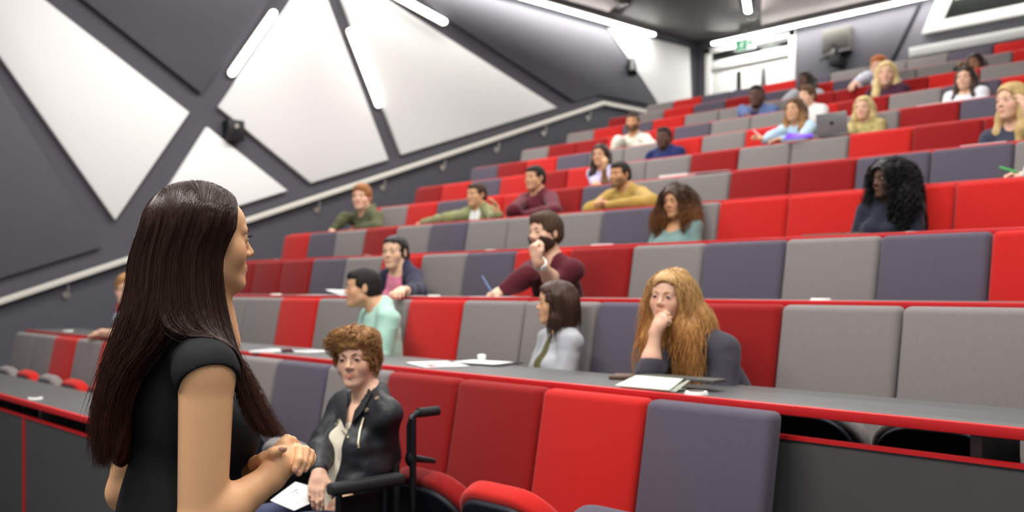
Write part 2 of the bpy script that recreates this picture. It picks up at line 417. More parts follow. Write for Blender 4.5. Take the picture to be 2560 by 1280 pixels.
ME_SHELL2 = pan_mesh(SW/2-0.035, 0.305, 0.062, 0.03, 0.010)
ME_SHELL = pan_mesh(SW/2-0.035, 0.375, 0.062, 0.03, 0.010)
def with_mat(me, m): c = me.copy(); c.materials.clear(); c.materials.append(m); return c
BACKS = {c: with_mat(ME_BACK, M[c]) for c in 'rdgp'}
PANS = {c: with_mat(ME_PAN, M[c]) for c in 'rdgp'}
SHELL = with_mat(ME_SHELL, M['seat_shell'])
PANS2 = {c: with_mat(ME_PAN2, M[c]) for c in 'rdgp'}
SHELL2 = with_mat(ME_SHELL2, M['seat_shell'])
CNAME = {'r': 'bright red', 'd': 'dark red', 'g': 'mid grey', 'p': 'slate purple'}
ORD = ['first', 'second', 'third', 'fourth', 'fifth', 'sixth', 'seventh', 'eighth', 'ninth', 'tenth', 'eleventh', 'twelfth', 'thirteenth', 'fourteenth', 'fifteenth', 'sixteenth', 'seventeenth']
ROWS = {1: 'ggrgrdpggpgddrp', 2: 'rpdggg' 'rggrggpdggg', 3: 'gdddpgrgprdgpgpr', 4: 'rpgdgpggggprrrrr'.replace('gggg', 'ggg'), 5: 'rgrprrdpggddppgr',
        6: 'drprdrggdggrddg', 7: 'pdrpggrgrggdpg', 8: 'gddrrpgggdgpr'.replace('ggg', 'ggr'), 9: 'grprgggdddrgg', 10: 'dgrpdprpgggrr', 11: 'grpprpgggprrd'}
ROWS[4] = 'rpgdgpgggpgrrrrr'
ROWS[8] = 'gddrrpggrdgpr'
NEIGH = {}
for k, cs in ROWS.items():
    place = 'front row' if k == 1 else ('topmost row' if k == 11 else f'{ORD[k-1]} row up')
    for j, c in enumerate(cs):
        x = rowX(k)+(j+0.5)*SW
        r = empty('lecture_seat', (x, rowY(k), tierZ(k)), 0, f'{CNAME[c]} fabric tip-up seat, {ORD[j]} from the wall aisle in the {place}', 'lecture seat', f'tip-up seats of the {place}')
        o = bpy.data.objects.new('backrest', BACKS[c]); COL.objects.link(o); o.parent = r; o.location = (0, 0, Z1)
        o = bpy.data.objects.new('seat_pan', (PANS if k == 1 else PANS2)[c]); COL.objects.link(o); o.parent = r; o.location = (0, -0.20, 0.40 if k == 1 else 0.36)
        if k == 1 and j > 12: o.location = (0, -0.265, 0.425)
        if not (k == 1 and j > 9): o.rotation_euler = (math.radians(-17), 0, 0)     # folded up against the backrest
        q = bpy.data.objects.new('seat_shell', SHELL if k == 1 else SHELL2); COL.objects.link(q); q.parent = o

# ------------------------------------------------------------------ desks
def desk(k, x0, x1, y, z, fl, label, ends=False, back=0.42, panel_from=None):
    "desk of row k: top at z, front edge at y, standing on floor fl"
    r = empty('row_desk', (x0, y, fl), 0, label, 'desk', 'continuous writing desks')
    L = x1-x0; h = z-fl
    b = MB(); b.box((0, 0.018, h-0.026), (L, back, h)); b.build('desktop', M['desk'], r)
    b = MB(); b.box((-0.004, -0.004, h-0.030), (L+0.004, 0.018, h+0.001)); b.build('front_edge', M['red_edge'], r, bevel=0.004)
    b = MB(); b.box((0, 0.022, 0.0), (L, 0.04, h-0.105)); b.build('modesty_panel', M['panel'], r)
    b = MB(); b.box((0, 0.016, h-0.105), (L, 0.044, h-0.094)); b.build('panel_edge', M['red_edge'], r)
    n = max(2, int(round(L/1.45))+1)
    for i in range(n):
        xx = 0.02+(L-0.04)*i/(n-1)
        b = MB(); b.box((xx-0.015, 0.05, 0.0), (xx+0.015, back-0.1, h-0.026)); b.build('support', M['panel'], r)
    return r
r1 = desk(1, -8.85, -4.2, D1-PITCH, 0.742, 0.0, 'grey writing desk with red edge at the left of the front row')
for i in range(4):
    b = MB(); xx = 0.02+i*1.45
    b.box((xx-0.008, 0.012, 0.0), (xx+0.008, 0.024, 0.637)); b.build('panel_joint', M['red_edge'], r1)
for k in range(2, NROW+1):
    place = f'{ORD[k-1]} row up' if k < NROW else 'topmost row'
    desk(k, rowX(k-1)-0.02, DESKX, rowY(k-1)+0.012, rowZ(k-1)+0.016, tierZ(k-1)+(0.0 if k == 2 else 0.0), f'grey writing desk with red front edge serving the {place}')
desk(12, rowX(11)-0.02, DESKX, rowY(11)+0.012, rowZ(11)+0.004, tierZ(11), 'grey shelf with red edge behind the topmost row', back=0.12)

# ------------------------------------------------------------------ soft-body shapes (signed distance fields meshed as one continuous surface)
def V3(*a): return np.array(a if len(a) > 1 else a[0], dtype=np.float64)
def unit(v): v = np.asarray(v, float); return v/(np.linalg.norm(v)+1e-12)
def smin(a, b, k):
    if k <= 0: return np.minimum(a, b)
    h = np.clip(0.5+0.5*(b-a)/k, 0, 1)
    return b+(a-b)*h-k*h*(1-h)
class SDF:
    def __init__(s): s.ops = []
    def rc(s, a, b, r1, r2, k=0.02, mode='u'):
        s.ops.append(('rc', np.asarray(a, np.float32), np.asarray(b, np.float32), float(r1), float(r2), k, mode)); return s
    def chain(s, pts, rs, k=0.02, mode='u'):
        for i in range(len(pts)-1): s.rc(pts[i], pts[i+1], rs[i], rs[i+1], k, mode)
        return s
    def el(s, c, rad, R=None, k=0.02, mode='u'):
        R = np.eye(3) if R is None else np.asarray(R)      # rows of R = axes
        s.ops.append(('el', np.asarray(c, np.float32), R.astype(np.float32), np.asarray(rad, np.float32), k, mode)); return s
    def bx(s, c, half, R=None, r=0.005, k=0.0, mode='u'):
        R = np.eye(3) if R is None else np.asarray(R)
        s.ops.append(('bx', np.asarray(c, np.float32), R.astype(np.float32), np.asarray(half, np.float32)-r, r, k, mode)); return s
    def plane(s, c, n, k=0.0, mode='i'):                    # keeps the side against n
        s.ops.append(('pl', np.asarray(c, np.float32), unit(n).astype(np.float32), k, mode)); return s
    def sub(s, other, k=0.0, mode='s', off=0.0): s.ops.append(('fn', other, off, k, mode)); return s
    def bounds(s):
        lo = np.full(3, 1e9); hi = -lo
        for o in s.ops:
            if o[-1] != 'u': continue
            if o[0] == 'rc':
                for p, r in ((o[1], o[3]), (o[2], o[4])): lo = np.minimum(lo, p-r); hi = np.maximum(hi, p+r)
            elif o[0] == 'el':
                e = np.sqrt(((o[2]*o[3][:, None])**2).sum(0)); lo = np.minimum(lo, o[1]-e); hi = np.maximum(hi, o[1]+e)
            elif o[0] == 'bx':
                e = np.abs(o[2]*(o[3]+o[4])[:, None]).sum(0); lo = np.minimum(lo, o[1]-e); hi = np.maximum(hi, o[1]+e)
            elif o[0] == 'fn':
                l2, h2 = o[1].bounds(); lo = np.minimum(lo, l2); hi = np.maximum(hi, h2)
        return lo, hi
    def __call__(s, P):
        d = np.full(len(P), 1e3, np.float32)
        for o in s.ops:
            t = o[0]
            if t == 'rc':
                _, a, b, r1, r2, k, md = o
                ba = b-a; L = float(ba @ ba)+1e-9
                h = np.clip(((P-a) @ ba)/L, 0, 1)
                q = P-a-h[:, None]*ba
                e = np.sqrt((q*q).sum(1))-(r1+(r2-r1)*h)
            elif t == 'el':
                _, c, R, rad, k, md = o
                q = (P-c) @ R.T
                k0 = np.sqrt(((q/rad)**2).sum(1)); k1 = np.sqrt(((q/(rad*rad))**2).sum(1))+1e-9
                e = k0*(k0-1)/k1
                e = np.where(k0 < 0.05, -rad.min(), e)
            elif t == 'bx':
                _, c, R, hf, r, k, md = o
                q = np.abs((P-c) @ R.T)-hf
                e = np.sqrt((np.maximum(q, 0)**2).sum(1))+np.minimum(q.max(1), 0)-r
            elif t == 'pl':
                _, c, n, k, md = o; e = (P-c) @ n
            else:
                _, fn, off, k, md = o; e = fn(P)-off
            if md == 'u': d = smin(d, e, k)
            elif md == 's': d = -smin(-d, e, k)
            else: d = -smin(-d, -e, k)
        return d.astype(np.float32)

def surface(fn, h, lo=None, hi=None, pad=0.02):
    "mesh of fn = 0 with cells of size h: (verts, quads)"
    if lo is None: lo, hi = fn.bounds()
    lo = np.asarray(lo, float)-pad; hi = np.asarray(hi, float)+pad
    B = 4
    nb = np.maximum(2, np.ceil((hi-lo)/(h*B)).astype(int)+1)
    n = nb*B
    ax = [lo[i]+h*(np.arange(nb[i])*B+(B-1)/2) for i in range(3)]
    C = np.stack(np.meshgrid(*ax, indexing='ij'), -1).reshape(-1, 3).astype(np.float32)
    dc = fn(C)
    act = np.abs(dc) < h*B*1.35
    F = np.repeat(np.repeat(np.repeat(dc.reshape(nb), B, 0), B, 1), B, 2).astype(np.float32)
    ids = np.argwhere(act.reshape(nb))
    if len(ids) == 0: return np.zeros((0, 3)), np.zeros((0, 4), int)
    g = np.stack(np.meshgrid(range(B), range(B), range(B), indexing='ij'), -1).reshape(-1, 3)
    for s in range(0, len(ids), 3000):
        I = (ids[s:s+3000, None, :]*B+g[None]).reshape(-1, 3)
        F[I[:, 0], I[:, 1], I[:, 2]] = fn((lo+I*h).astype(np.float32))
    S = F < 0
    cnt = np.zeros(np.array(F.shape)-1, np.uint8)
    corners = [(i, j, k) for i in (0, 1) for j in (0, 1) for k in (0, 1)]
    sl = lambda o, m: tuple(slice(o[i], m[i]-1+o[i]) for i in range(3))
    for c in corners: cnt += S[sl(c, F.shape)]
    cells = np.argwhere((cnt > 0) & (cnt < 8))
    idx = np.full(cnt.shape, -1, np.int32); idx[tuple(cells.T)] = np.arange(len(cells))
    acc = np.zeros((len(cells), 3)); w = np.zeros(len(cells))
    for a in corners:
        for d_ in range(3):
            if a[d_]: continue
            b = list(a); b[d_] = 1
            fa = F[tuple((cells+a).T)]; fb = F[tuple((cells+b).T)]
            m = (fa < 0) != (fb < 0)
            t = np.where(m, fa/np.where(m, fa-fb, 1), 0)
            p = np.tile(np.array(a, float), (len(cells), 1)); p[:, d_] = t
            acc[m] += p[m]; w[m] += 1
    verts = lo+(cells+acc/w[:, None])*h
    quads = []
    for d_ in range(3):
        e1, e2 = [i for i in range(3) if i != d_]
        a = S[tuple(slice(0, -1) if i == d_ else slice(1, -1) for i in range(3))]
        b = S[tuple(slice(1, None) if i == d_ else slice(1, -1) for i in range(3))]
        for pos in (True, False):
            I = np.argwhere((a & ~b) if pos else (~a & b))
            if len(I) == 0: continue
            I = I+np.array([0 if i == d_ else 1 for i in range(3)])
            def cell(o1, o2):
                J = I.copy(); J[:, e1] -= o1; J[:, e2] -= o2
                return idx[tuple(J.T)]
            q = np.stack([cell(1, 1), cell(0, 1), cell(0, 0), cell(1, 0)], 1)
            flip = (d_ == 1) != (not pos)
            quads.append(q[:, ::-1] if flip else q)
    return verts, np.concatenate(quads)

def quad_mesh(name, verts, quads, relax=1):
    me = bpy.data.meshes.new(name)
    nv, nq = len(verts), len(quads)
    if relax:
        for _ in range(relax):
            s = np.zeros_like(verts); c = np.zeros(nv)
            for i in range(4):
                for j in ((i+1) % 4, (i-1) % 4):
                    np.add.at(s, quads[:, i], verts[quads[:, j]]); np.add.at(c, quads[:, i], 1)
            verts = verts+0.5*(s/np.maximum(c, 1)[:, None]-verts)
    me.vertices.add(nv); me.vertices.foreach_set('co', np.asarray(verts, np.float32).ravel())
    me.loops.add(nq*4); me.loops.foreach_set('vertex_index', quads.astype(np.int32).ravel())
    me.polygons.add(nq); me.polygons.foreach_set('loop_start', np.arange(0, nq*4, 4, dtype=np.int32))
    me.polygons.foreach_set('use_smooth', np.ones(nq, bool))
    me.update(calc_edges=True); me.validate()
    return me
def normals_of(v, q):
    n = np.cross(v[q[:, 2]]-v[q[:, 0]], v[q[:, 3]]-v[q[:, 1]])
    out = np.zeros_like(v)
    for i in range(4): np.add.at(out, q[:, i], n)
    return out/(np.linalg.norm(out, axis=1)[:, None]+1e-12)

_perm = np.random.default_rng(5).random((64, 64, 64)).astype(np.float32)
def vnoise(P):
    "smooth value noise, about -1..1"
    i = np.floor(P).astype(int); f = P-i; f = f*f*(3-2*f)
    r = 0
    for a in (0, 1):
        for b in (0, 1):
            for c in (0, 1):
                w = (f[:, 0] if a else 1-f[:, 0])*(f[:, 1] if b else 1-f[:, 1])*(f[:, 2] if c else 1-f[:, 2])
                r = r+w*_perm[(i[:, 0]+a) % 64, (i[:, 1]+b) % 64, (i[:, 2]+c) % 64]
    return r*2-1

# ------------------------------------------------------------------ people: materials
_cache = {}
def skin_mat(rgb):
    key = ('skin', rgb)
    if key in _cache: return _cache[key]
    m = mat('skin', srgb(*rgb), 0.48, spec=0.35, vary=0.05, vscale=30)
    n, l = nodes(m); b = n['Principled BSDF']
    src = b.inputs['Base Color'].links[0].from_socket
    at = n.new('ShaderNodeAttribute'); at.attribute_name = 'tint'
    mx = n.new('ShaderNodeMix'); mx.data_type = 'RGBA'; mx.blend_type = 'MULTIPLY'; mx.inputs[0].default_value = 1
    l.new(src, mx.inputs[6]); l.new(at.outputs['Color'], mx.inputs[7]); l.new(mx.outputs[2], b.inputs['Base Color'])
    b.inputs['Subsurface Weight'].default_value = 0.12
    b.inputs['Subsurface Radius'].default_value = (0.012, 0.005, 0.003)
    b.inputs['Subsurface Scale'].default_value = 0.6
    _cache[key] = m; return m
def hair_mat(rgb, rough=0.5, vary=0.35, scale=60):
    key = ('hair', rgb, rough)
    if key not in _cache:
        m = mat('hair', srgb(*rgb), rough, spec=0.28, vary=vary, vscale=scale); n, l = nodes(m); b = n['Principled BSDF']
        src = b.inputs['Base Color'].links[0].from_socket
        at = n.new('ShaderNodeAttribute'); at.attribute_name = 'tint'
        mx = n.new('ShaderNodeMix'); mx.data_type = 'RGBA'; mx.blend_type = 'MULTIPLY'; mx.inputs[0].default_value = 1
        l.new(src, mx.inputs[6]); l.new(at.outputs['Color'], mx.inputs[7]); l.new(mx.outputs[2], b.inputs['Base Color'])
        _cache[key] = m
    return _cache[key]
def hair_tint(m):
    n, l = nodes(m); b = n['Principled BSDF']; src = b.inputs['Base Color'].links[0].from_socket
    at = n.new('ShaderNodeAttribute'); at.attribute_name = 'tint'
    mx = n.new('ShaderNodeMix'); mx.data_type = 'RGBA'; mx.blend_type = 'MULTIPLY'; mx.inputs[0].default_value = 1
    l.new(src, mx.inputs[6]); l.new(at.outputs['Color'], mx.inputs[7]); l.new(mx.outputs[2], b.inputs['Base Color'])
def brow_mat(rgb):
    key = ('brow', rgb)
    if key not in _cache: _cache[key] = mat('short_hair', srgb(*rgb), 0.6, spec=0.25, vary=0.3, vscale=80)
    return _cache[key]
def cloth_mat(rgb, rough=0.88, kind='cloth'):
    key = (kind, rgb, rough)
    if key not in _cache:
        if kind == 'leather': _cache[key] = mat('leather', srgb(*rgb), 0.52, spec=0.4, vary=0.2, vscale=25, bump=0.6, bscale=90)
        elif kind == 'floral': 
            m = mat('floral_cloth', srgb(*rgb), 0.85, vary=0.9, vscale=45); _cache[key] = m
        else: _cache[key] = mat('cloth', srgb(*rgb), rough, spec=0.2, vary=0.10, vscale=35, bump=0.3, bscale=260, sheen=0.1)
    return _cache[key]
M['eyewhite'] = mat('eye_white', srgb(196, 186, 178), 0.3, spec=0.5)
M['iris'] = mat('iris_brown', srgb(70, 48, 34), 0.2, spec=0.6)
M['pupil'] = mat('pupil_black', srgb(10, 9, 9), 0.1, spec=0.7)
M['denim'] = cloth_mat((52, 56, 78)); M['shoe'] = mat('dark_shoe', srgb(34, 32, 34), 0.5)

# ------------------------------------------------------------------ people: head and hands
class Frame:
    "local axes: x = the person's left, y = forward, z = up"
    def __init__(s, o, fwd, up, sc=1.0):
        s.o = V3(o); z = unit(up); y = unit(np.asarray(fwd)-z*(np.asarray(fwd) @ z))
        s.R = np.stack([np.cross(z, y), y, z]); s.sc = sc
    def p(s, x, y, z): return s.o+s.sc*(x*s.R[0]+y*s.R[1]+z*s.R[2])
    def v(s, x, y, z): return x*s.R[0]+y*s.R[1]+z*s.R[2]
    def loc(s, P): return ((P-s.o) @ s.R.T)/s.sc

def head_sdf(S, F, male=False, ears_on=True):
    p, sc = F.p, F.sc
    el = lambda c, r, k, mode='u': S.el(p(*c), np.array(r)*sc, F.R, k*sc, mode)
    rc = lambda a, b, r1, r2, k, mode='u': S.rc(p(*a), p(*b), r1*sc, r2*sc, k*sc, mode)
    j = 1.08 if male else 0.92; fw = 1.0 if male else 0.93
    el((0, -0.010, 0.028), (0.073, 0.094, 0.084), 0.0)
    el((0, 0.030, -0.036), (0.060*fw, 0.060, 0.082), 0.03)
    el((0, 0.044, 0.040), (0.058, 0.047, 0.046), 0.02)
    for s in (1, -1):
        rc((s*0.052*j, 0.004, -0.058), (s*0.016*j, 0.070, -0.097), 0.015*j, 0.015*j, 0.03)
        el((s*0.040, 0.056, -0.030), (0.023, 0.022, 0.026), 0.03)
        rc((s*0.042, 0.076, 0.021), (s*0.012, 0.089, 0.019), 0.007, 0.007, 0.014)
    el((0, 0.074, -0.098), (0.019*j, 0.017, 0.016), 0.018)
    el((0, 0.076, -0.062), (0.027, 0.018, 0.024), 0.014)
    for s in (1, -1):
        el((s*0.032, 0.099, 0.003), (0.019, 0.013, 0.011), 0.012, 's')
        el((s*0.031, 0.076, 0.002), (0.0155, 0.0145, 0.0135), 0.003)
    rc((0, 0.087, 0.012), (0, 0.1055, -0.025), 0.0065, 0.0090, 0.010)
    el((0, 0.106, -0.028), (0.0100, 0.0095, 0.0088), 0.006)
    for s in (1, -1): el((s*0.0120, 0.096, -0.032), (0.0075, 0.0095, 0.0075), 0.006)
    for s in (1, -1):                                    # lips
        rc((s*0.020, 0.086, -0.062), (0, 0.0955, -0.0595), 0.0035, 0.0052, 0.004)
        rc((s*0.019, 0.086, -0.0645), (0, 0.0945, -0.0695), 0.0035, 0.0062, 0.004)
    rc((-0.021, 0.0925, -0.0640), (0.021, 0.0925, -0.0640), 0.0012, 0.0012, 0.002, 's')
    for s in (1, -1) if ears_on else ():                 # ears
        Re = np.stack([F.R[0]*0.94-s*0.34*F.R[1], F.R[1]*0.94+s*0.34*F.R[0], F.R[2]])
        S.el(p(s*0.077, -0.008, -0.006), np.array((0.0085, 0.019, 0.031))*sc, Re, 0.006*sc)
        S.el(p(s*0.086, -0.003, -0.002), np.array((0.006, 0.011, 0.017))*sc, Re, 0.004*sc, 's')

def tint_of(P, F, lips=(0.80, 0.55, 0.55)):
    q = F.loc(P); t = np.ones((len(P), 3))
    e = (q[:, 0]/0.0235)**2+((q[:, 2]+0.0645)/0.0115)**2
    w = np.clip((1.15-e)*3, 0, 1)*(q[:, 1] > 0.075)
    t = t*(1-w[:, None])+np.array(lips)*w[:, None]
    for s in (1, -1):                                    # cheeks
        e = ((q[:, 0]-s*0.043)/0.03)**2+((q[:, 2]+0.03)/0.028)**2
        w = np.clip(1-e, 0, 1)*(q[:, 1] > 0.03)*0.6
        t = t*(1-w[:, None])+t*np.array((1.0, 0.86, 0.84))*w[:, None]
    return t

def set_tint(me, t):
    a = me.attributes.new('tint', 'FLOAT_COLOR', 'POINT')
    a.data.foreach_set('color', np.concatenate([t, np.ones((len(t), 1))], 1).astype(np.float32).ravel())

def eyes_and_brows(root, F, browcol, o0, look=(0, 0)):
    for s in (1, -1):
        b = MB(); n = 12; c = V3(s*0.031, 0.0795, 0.002)
        for mi, r0, r1 in ((0, 0.72, 1.0), (1, 0.36, 0.72), (2, 0.0, 0.36)):
            rings = []
            for k in range(4):
                r = r0+(r1-r0)*k/3
                ring = []
                for a in range(16):
                    th = 2*math.pi*a/16
                    u, w_ = r*math.cos(th)*0.0125, r*math.sin(th)*(0.0125 if mi else 0.0125)
                    u += look[0]*(1-r)*0.012; w_ += look[1]*(1-r)*0.01
                    w_ = max(-0.0046, min(0.0032, w_))*(1-0.25*(u/0.0125)**2)
                    yy = 0.0135*math.sqrt(max(0.0, 1-(u/0.0150)**2-(w_/0.0145)**2))
                    ring.append(F.p(c[0]+u, c[1]-0.0015+yy*0.98, c[2]+w_)-o0)
                rings.append(ring)
            base = [v for rg in rings for v in rg]; fs = []
            for k in range(3):
                for a in range(16): fs.append((k*16+a, k*16+(a+1) % 16, (k+1)*16+(a+1) % 16, (k+1)*16+a))
            b.add(base, fs, mi)
        me = bpy.data.meshes.new('eye'); me.from_pydata(b.v, [], b.f)
        me.polygons.foreach_set('material_index', np.array(b.mi, np.int32))
        link('eye', me, [M['eyewhite'], M['iris'], M['pupil']], root, True)
        b = MB()
        b.tube([F.p(s*x, y, z)-o0 for x, y, z in ((0.013, 0.0945, 0.0195), (0.024, 0.0925, 0.0235), (0.036, 0.084, 0.0245), (0.047, 0.071, 0.019))],
               [0.0030*F.sc, 0.0036*F.sc, 0.0030*F.sc, 0.0012*F.sc], 6)
        b.build('eyebrow', brow_mat(browcol), root, smooth=True)

def hand_sdf(S, W, d, pn, side, pose='relax', sc=1.0):
    """hand at wrist W: d = direction of the fingers, pn = normal of the palm, side = +1 left, -1 right hand.
    thumb side t; five fingers as tapering jointed chains"""
    d = unit(d); pn = unit(pn-d*(np.asarray(pn) @ d)); t = np.cross(pn, d)*side
    R = np.stack([t, d, pn])
    P = lambda a, b, c: W+sc*(a*t+b*d+c*pn)
    S.rc(W-d*0.012*sc, P(0, 0.03, 0), 0.026*sc, 0.028*sc, 0.015)
    S.el(P(0.002, 0.052, 0), np.array((0.040, 0.048, 0.016))*sc, R, 0.015)
    S.el(P(0.024, 0.035, 0.008), np.array((0.018, 0.030, 0.015))*sc, R, 0.012)
    curl = {'relax': (0.35, 0.45, 0.3), 'flat': (0.1, 0.12, 0.08), 'fist': (1.35, 1.65, 1.1), 'grip': (0.9, 1.1, 0.7), 'pinch': (0.75, 0.9, 0.6)}[pose]
    L = ((0.029, 0.042, 0.026, 0.020), (0.010, 0.047, 0.029, 0.021), (-0.010, 0.043, 0.027, 0.020), (-0.028, 0.034, 0.021, 0.018))
    for i, (x, l1, l2, l3) in enumerate(L):
        base = P(x, 0.088-(0.007 if i in (0, 2) else 0)-(0.018 if i == 3 else 0), 0.0)
        ang = 0.0; pt = base; sp = x*1.6
        cs = [c*(1+0.06*(i-1.5)) for c in curl]; pts = [base-d*0.018*sc]
        rr = 0.0092 if i < 3 else 0.0080
        rs = [rr*1.08*sc]
        pts.append(pt); rs.append(rr*1.06*sc)
        for l, c, r in zip((l1, l2, l3), cs, (0.94, 0.86, 0.72)):
            ang += c
            dr = unit(d*math.cos(ang)+pn*math.sin(ang)+t*sp*max(0, math.cos(ang)))
            pt = pt+dr*l*sc; pts.append(pt); rs.append(rr*r*sc)
        S.chain(pts, rs, 0.004)
    th = {'relax': ((0.045, 0.045, 0.012), (0.060, 0.072, 0.020), (0.062, 0.096, 0.026)), 'flat': ((0.046, 0.045, 0.008), (0.066, 0.068, 0.010), (0.075, 0.092, 0.012)),
          'fist': ((0.042, 0.048, 0.020), (0.040, 0.074, 0.036), (0.018, 0.082, 0.046)), 'grip': ((0.044, 0.045, 0.022), (0.046, 0.072, 0.040), (0.030, 0.092, 0.052)),
          'pinch': ((0.044, 0.045, 0.020), (0.050, 0.075, 0.036), (0.040, 0.100, 0.046))}[pose]
    S.chain([P(0.020, 0.020, 0.004)]+[P(*q) for q in th], [0.015*sc, 0.0125*sc, 0.0108*sc, 0.0088*sc], 0.006)

# ------------------------------------------------------------------ people: hair
def hair_sdf(F, style, male=False, dn=None):
    "solid hair shape in the head frame; dn = world down"
    H = SDF(); p, sc = F.p, F.sc
    el = lambda c, r, k=0.02, mode='u': H.el(p(*c), np.array(r)*sc, F.R, k*sc, mode)
    D = lambda q, l, back=0.0, out=0.0: p(*q)+V3(0, 0, -1)*l*sc-F.R[1]*back*sc+F.R[0]*out*sc
    def rc(a, b, r1, r2, k=0.03, mode='u'): H.rc(a, b, r1*sc, r2*sc, k*sc, mode)
    face = lambda f=1.0: el((0, 0.112, -0.045), (0.070*f, 0.072, 0.118), 0.012, 's')
    if style in ('short', 'crop', 'quiff', 'buzz'):
        top = {'short': 0.016, 'crop': 0.009, 'quiff': 0.013, 'buzz': 0.005}[style]
        el((0, -0.012, 0.030), (0.074+top*0.7, 0.096+top*0.7, 0.084+top), 0)
        el((0, -0.03, -0.015), (0.074+top*0.4, 0.076+top*0.6, 0.062), 0.02)
        if style == 'quiff':
            el((0.012, 0.035, 0.092), (0.062, 0.066, 0.036), 0.03); el((-0.03, 0.055, 0.084), (0.045, 0.05, 0.034), 0.03)
            el((0.056, 0.01, 0.074), (0.036, 0.058, 0.042), 0.03); el((-0.046, 0.050, 0.078), (0.050, 0.054, 0.044), 0.03); el((0.02, 0.075, 0.074), (0.045, 0.024, 0.026), 0.02)
        if style == 'short': el((0, 0.045, 0.088), (0.055, 0.050, 0.024), 0.02)
        el((0, 0.040, 0.070), (0.057, 0.056, 0.036), 0.02)
        if style == 'quiff': el((0, 0.120, -0.042), (0.066, 0.066, 0.098), 0.010, 's')
        else: el((0, 0.120, -0.040), (0.066, 0.064, 0.102), 0.010, 's')
        for s in (1, -1): el((s*0.085, 0.038, -0.060), (0.035, 0.052, 0.066), 0.010, 's'); el((s*0.09, -0.006, -0.02), (0.022, 0.024, 0.036), 0.006, 's')
        H.plane(p(0, -0.04, -0.062), -F.R[2]*0.9-F.R[1]*-0.45, 0.01, 'i')
    else:
        th = {'long': 0.016, 'longback': 0.014, 'bob': 0.016, 'curly': 0.03, 'afro': 0.035, 'tied': 0.010, 'longfront': 0.016}[style]
        el((0, -0.012, 0.028), (0.074+th, 0.096+th, 0.086+th*0.8), 0)
        el((0, -0.035, -0.03), (0.074+th, 0.078+th, 0.075), 0.02)
        if style == 'tied':
            rc(p(0, -0.10, 0.0), D((0, -0.105, 0.0), 0.10, 0.01), 0.035, 0.03); rc(D((0, -0.105, 0.0), 0.10, 0.01), D((0.03, -0.09, 0), 0.24, 0.01, 0.02), 0.034, 0.018)
        elif style == 'bob':
            for s in (1, -1):
                rc(p(s*0.070, 0.0, 0.03), D((s*0.072, 0.010, 0), 0.085), 0.030, 0.034); rc(D((s*0.072, 0.010, 0), 0.085), D((s*0.070, 0.018, 0), 0.130), 0.034, 0.022)
                rc(p(s*0.045, -0.06, 0.0), D((s*0.05, -0.055, 0), 0.135), 0.050, 0.036)
        elif style in ('long', 'longfront', 'longback'):
            Ln = {'long': 0.30, 'longfront': 0.34, 'longback': 0.24}[style]
            for s in (1, -1):
                a = p(s*0.068, 0.01, 0.03); b_ = D((s*0.078, 0.0, 0), 0.09, 0.0, s*0.004)
                c = D((s*0.088, 0.02 if style != 'longback' else -0.03, 0), 0.19); e = D((s*0.080, (0.05 if style == 'longfront' else 0.02) if style != 'longback' else -0.05, 0), Ln)
                rc(a, b_, 0.028, 0.036); rc(b_, c, 0.036, 0.038); rc(c, e, 0.038, 0.018)
                rc(p(s*0.045, -0.06, 0.0), D((s*0.055, -0.07, 0), 0.15), 0.052, 0.048); rc(D((s*0.055, -0.07, 0), 0.15), D((s*0.06, -0.085, 0), Ln), 0.048, 0.026)
        elif style == 'curly':
            for s in (1, -1):
                rc(p(s*0.075, -0.01, 0.03), D((s*0.105, -0.005, 0), 0.09), 0.05, 0.066); rc(D((s*0.105, -0.005, 0), 0.09), D((s*0.115, 0.005, 0), 0.20), 0.066, 0.040)
                rc(p(s*0.05, -0.07, 0.01), D((s*0.06, -0.08, 0), 0.17), 0.07, 0.055)
        elif style == 'afro':
            for s in (1, -1):
                rc(p(s*0.07, -0.02, 0.04), D((s*0.105, -0.02, 0), 0.12), 0.06, 0.075); rc(D((s*0.105, -0.02, 0), 0.12), D((s*0.115, 0.01, 0), 0.30), 0.075, 0.05)
                rc(p(s*0.04, -0.08, 0.02), D((s*0.06, -0.09, 0), 0.20), 0.085, 0.08); rc(D((s*0.06, -0.09, 0), 0.20), D((s*0.07, -0.09, 0), 0.32), 0.08, 0.05)
        if style not in ('curly', 'afro'): el((0, 0.036, 0.068), (0.058, 0.058, 0.038), 0.02)
        if style in ('curly', 'afro'): el((0.004, 0.138, -0.046), (0.074, 0.104, 0.124), 0.012, 's'); rc(p(0, 0.10, -0.10), D((0, 0.11, -0.1), 0.25), 0.056, 0.085, 0.01, 's')
        else: el((0.006, 0.124, -0.046), (0.057, 0.074, 0.123), 0.012, 's'); el((0.006, 0.125, 0.022), (0.050, 0.062, 0.054), 0.008, 's'); rc(p(0, 0.09, -0.10), D((0, 0.09, -0.1), 0.25), 0.053, 0.072, 0.01, 's')
    return H

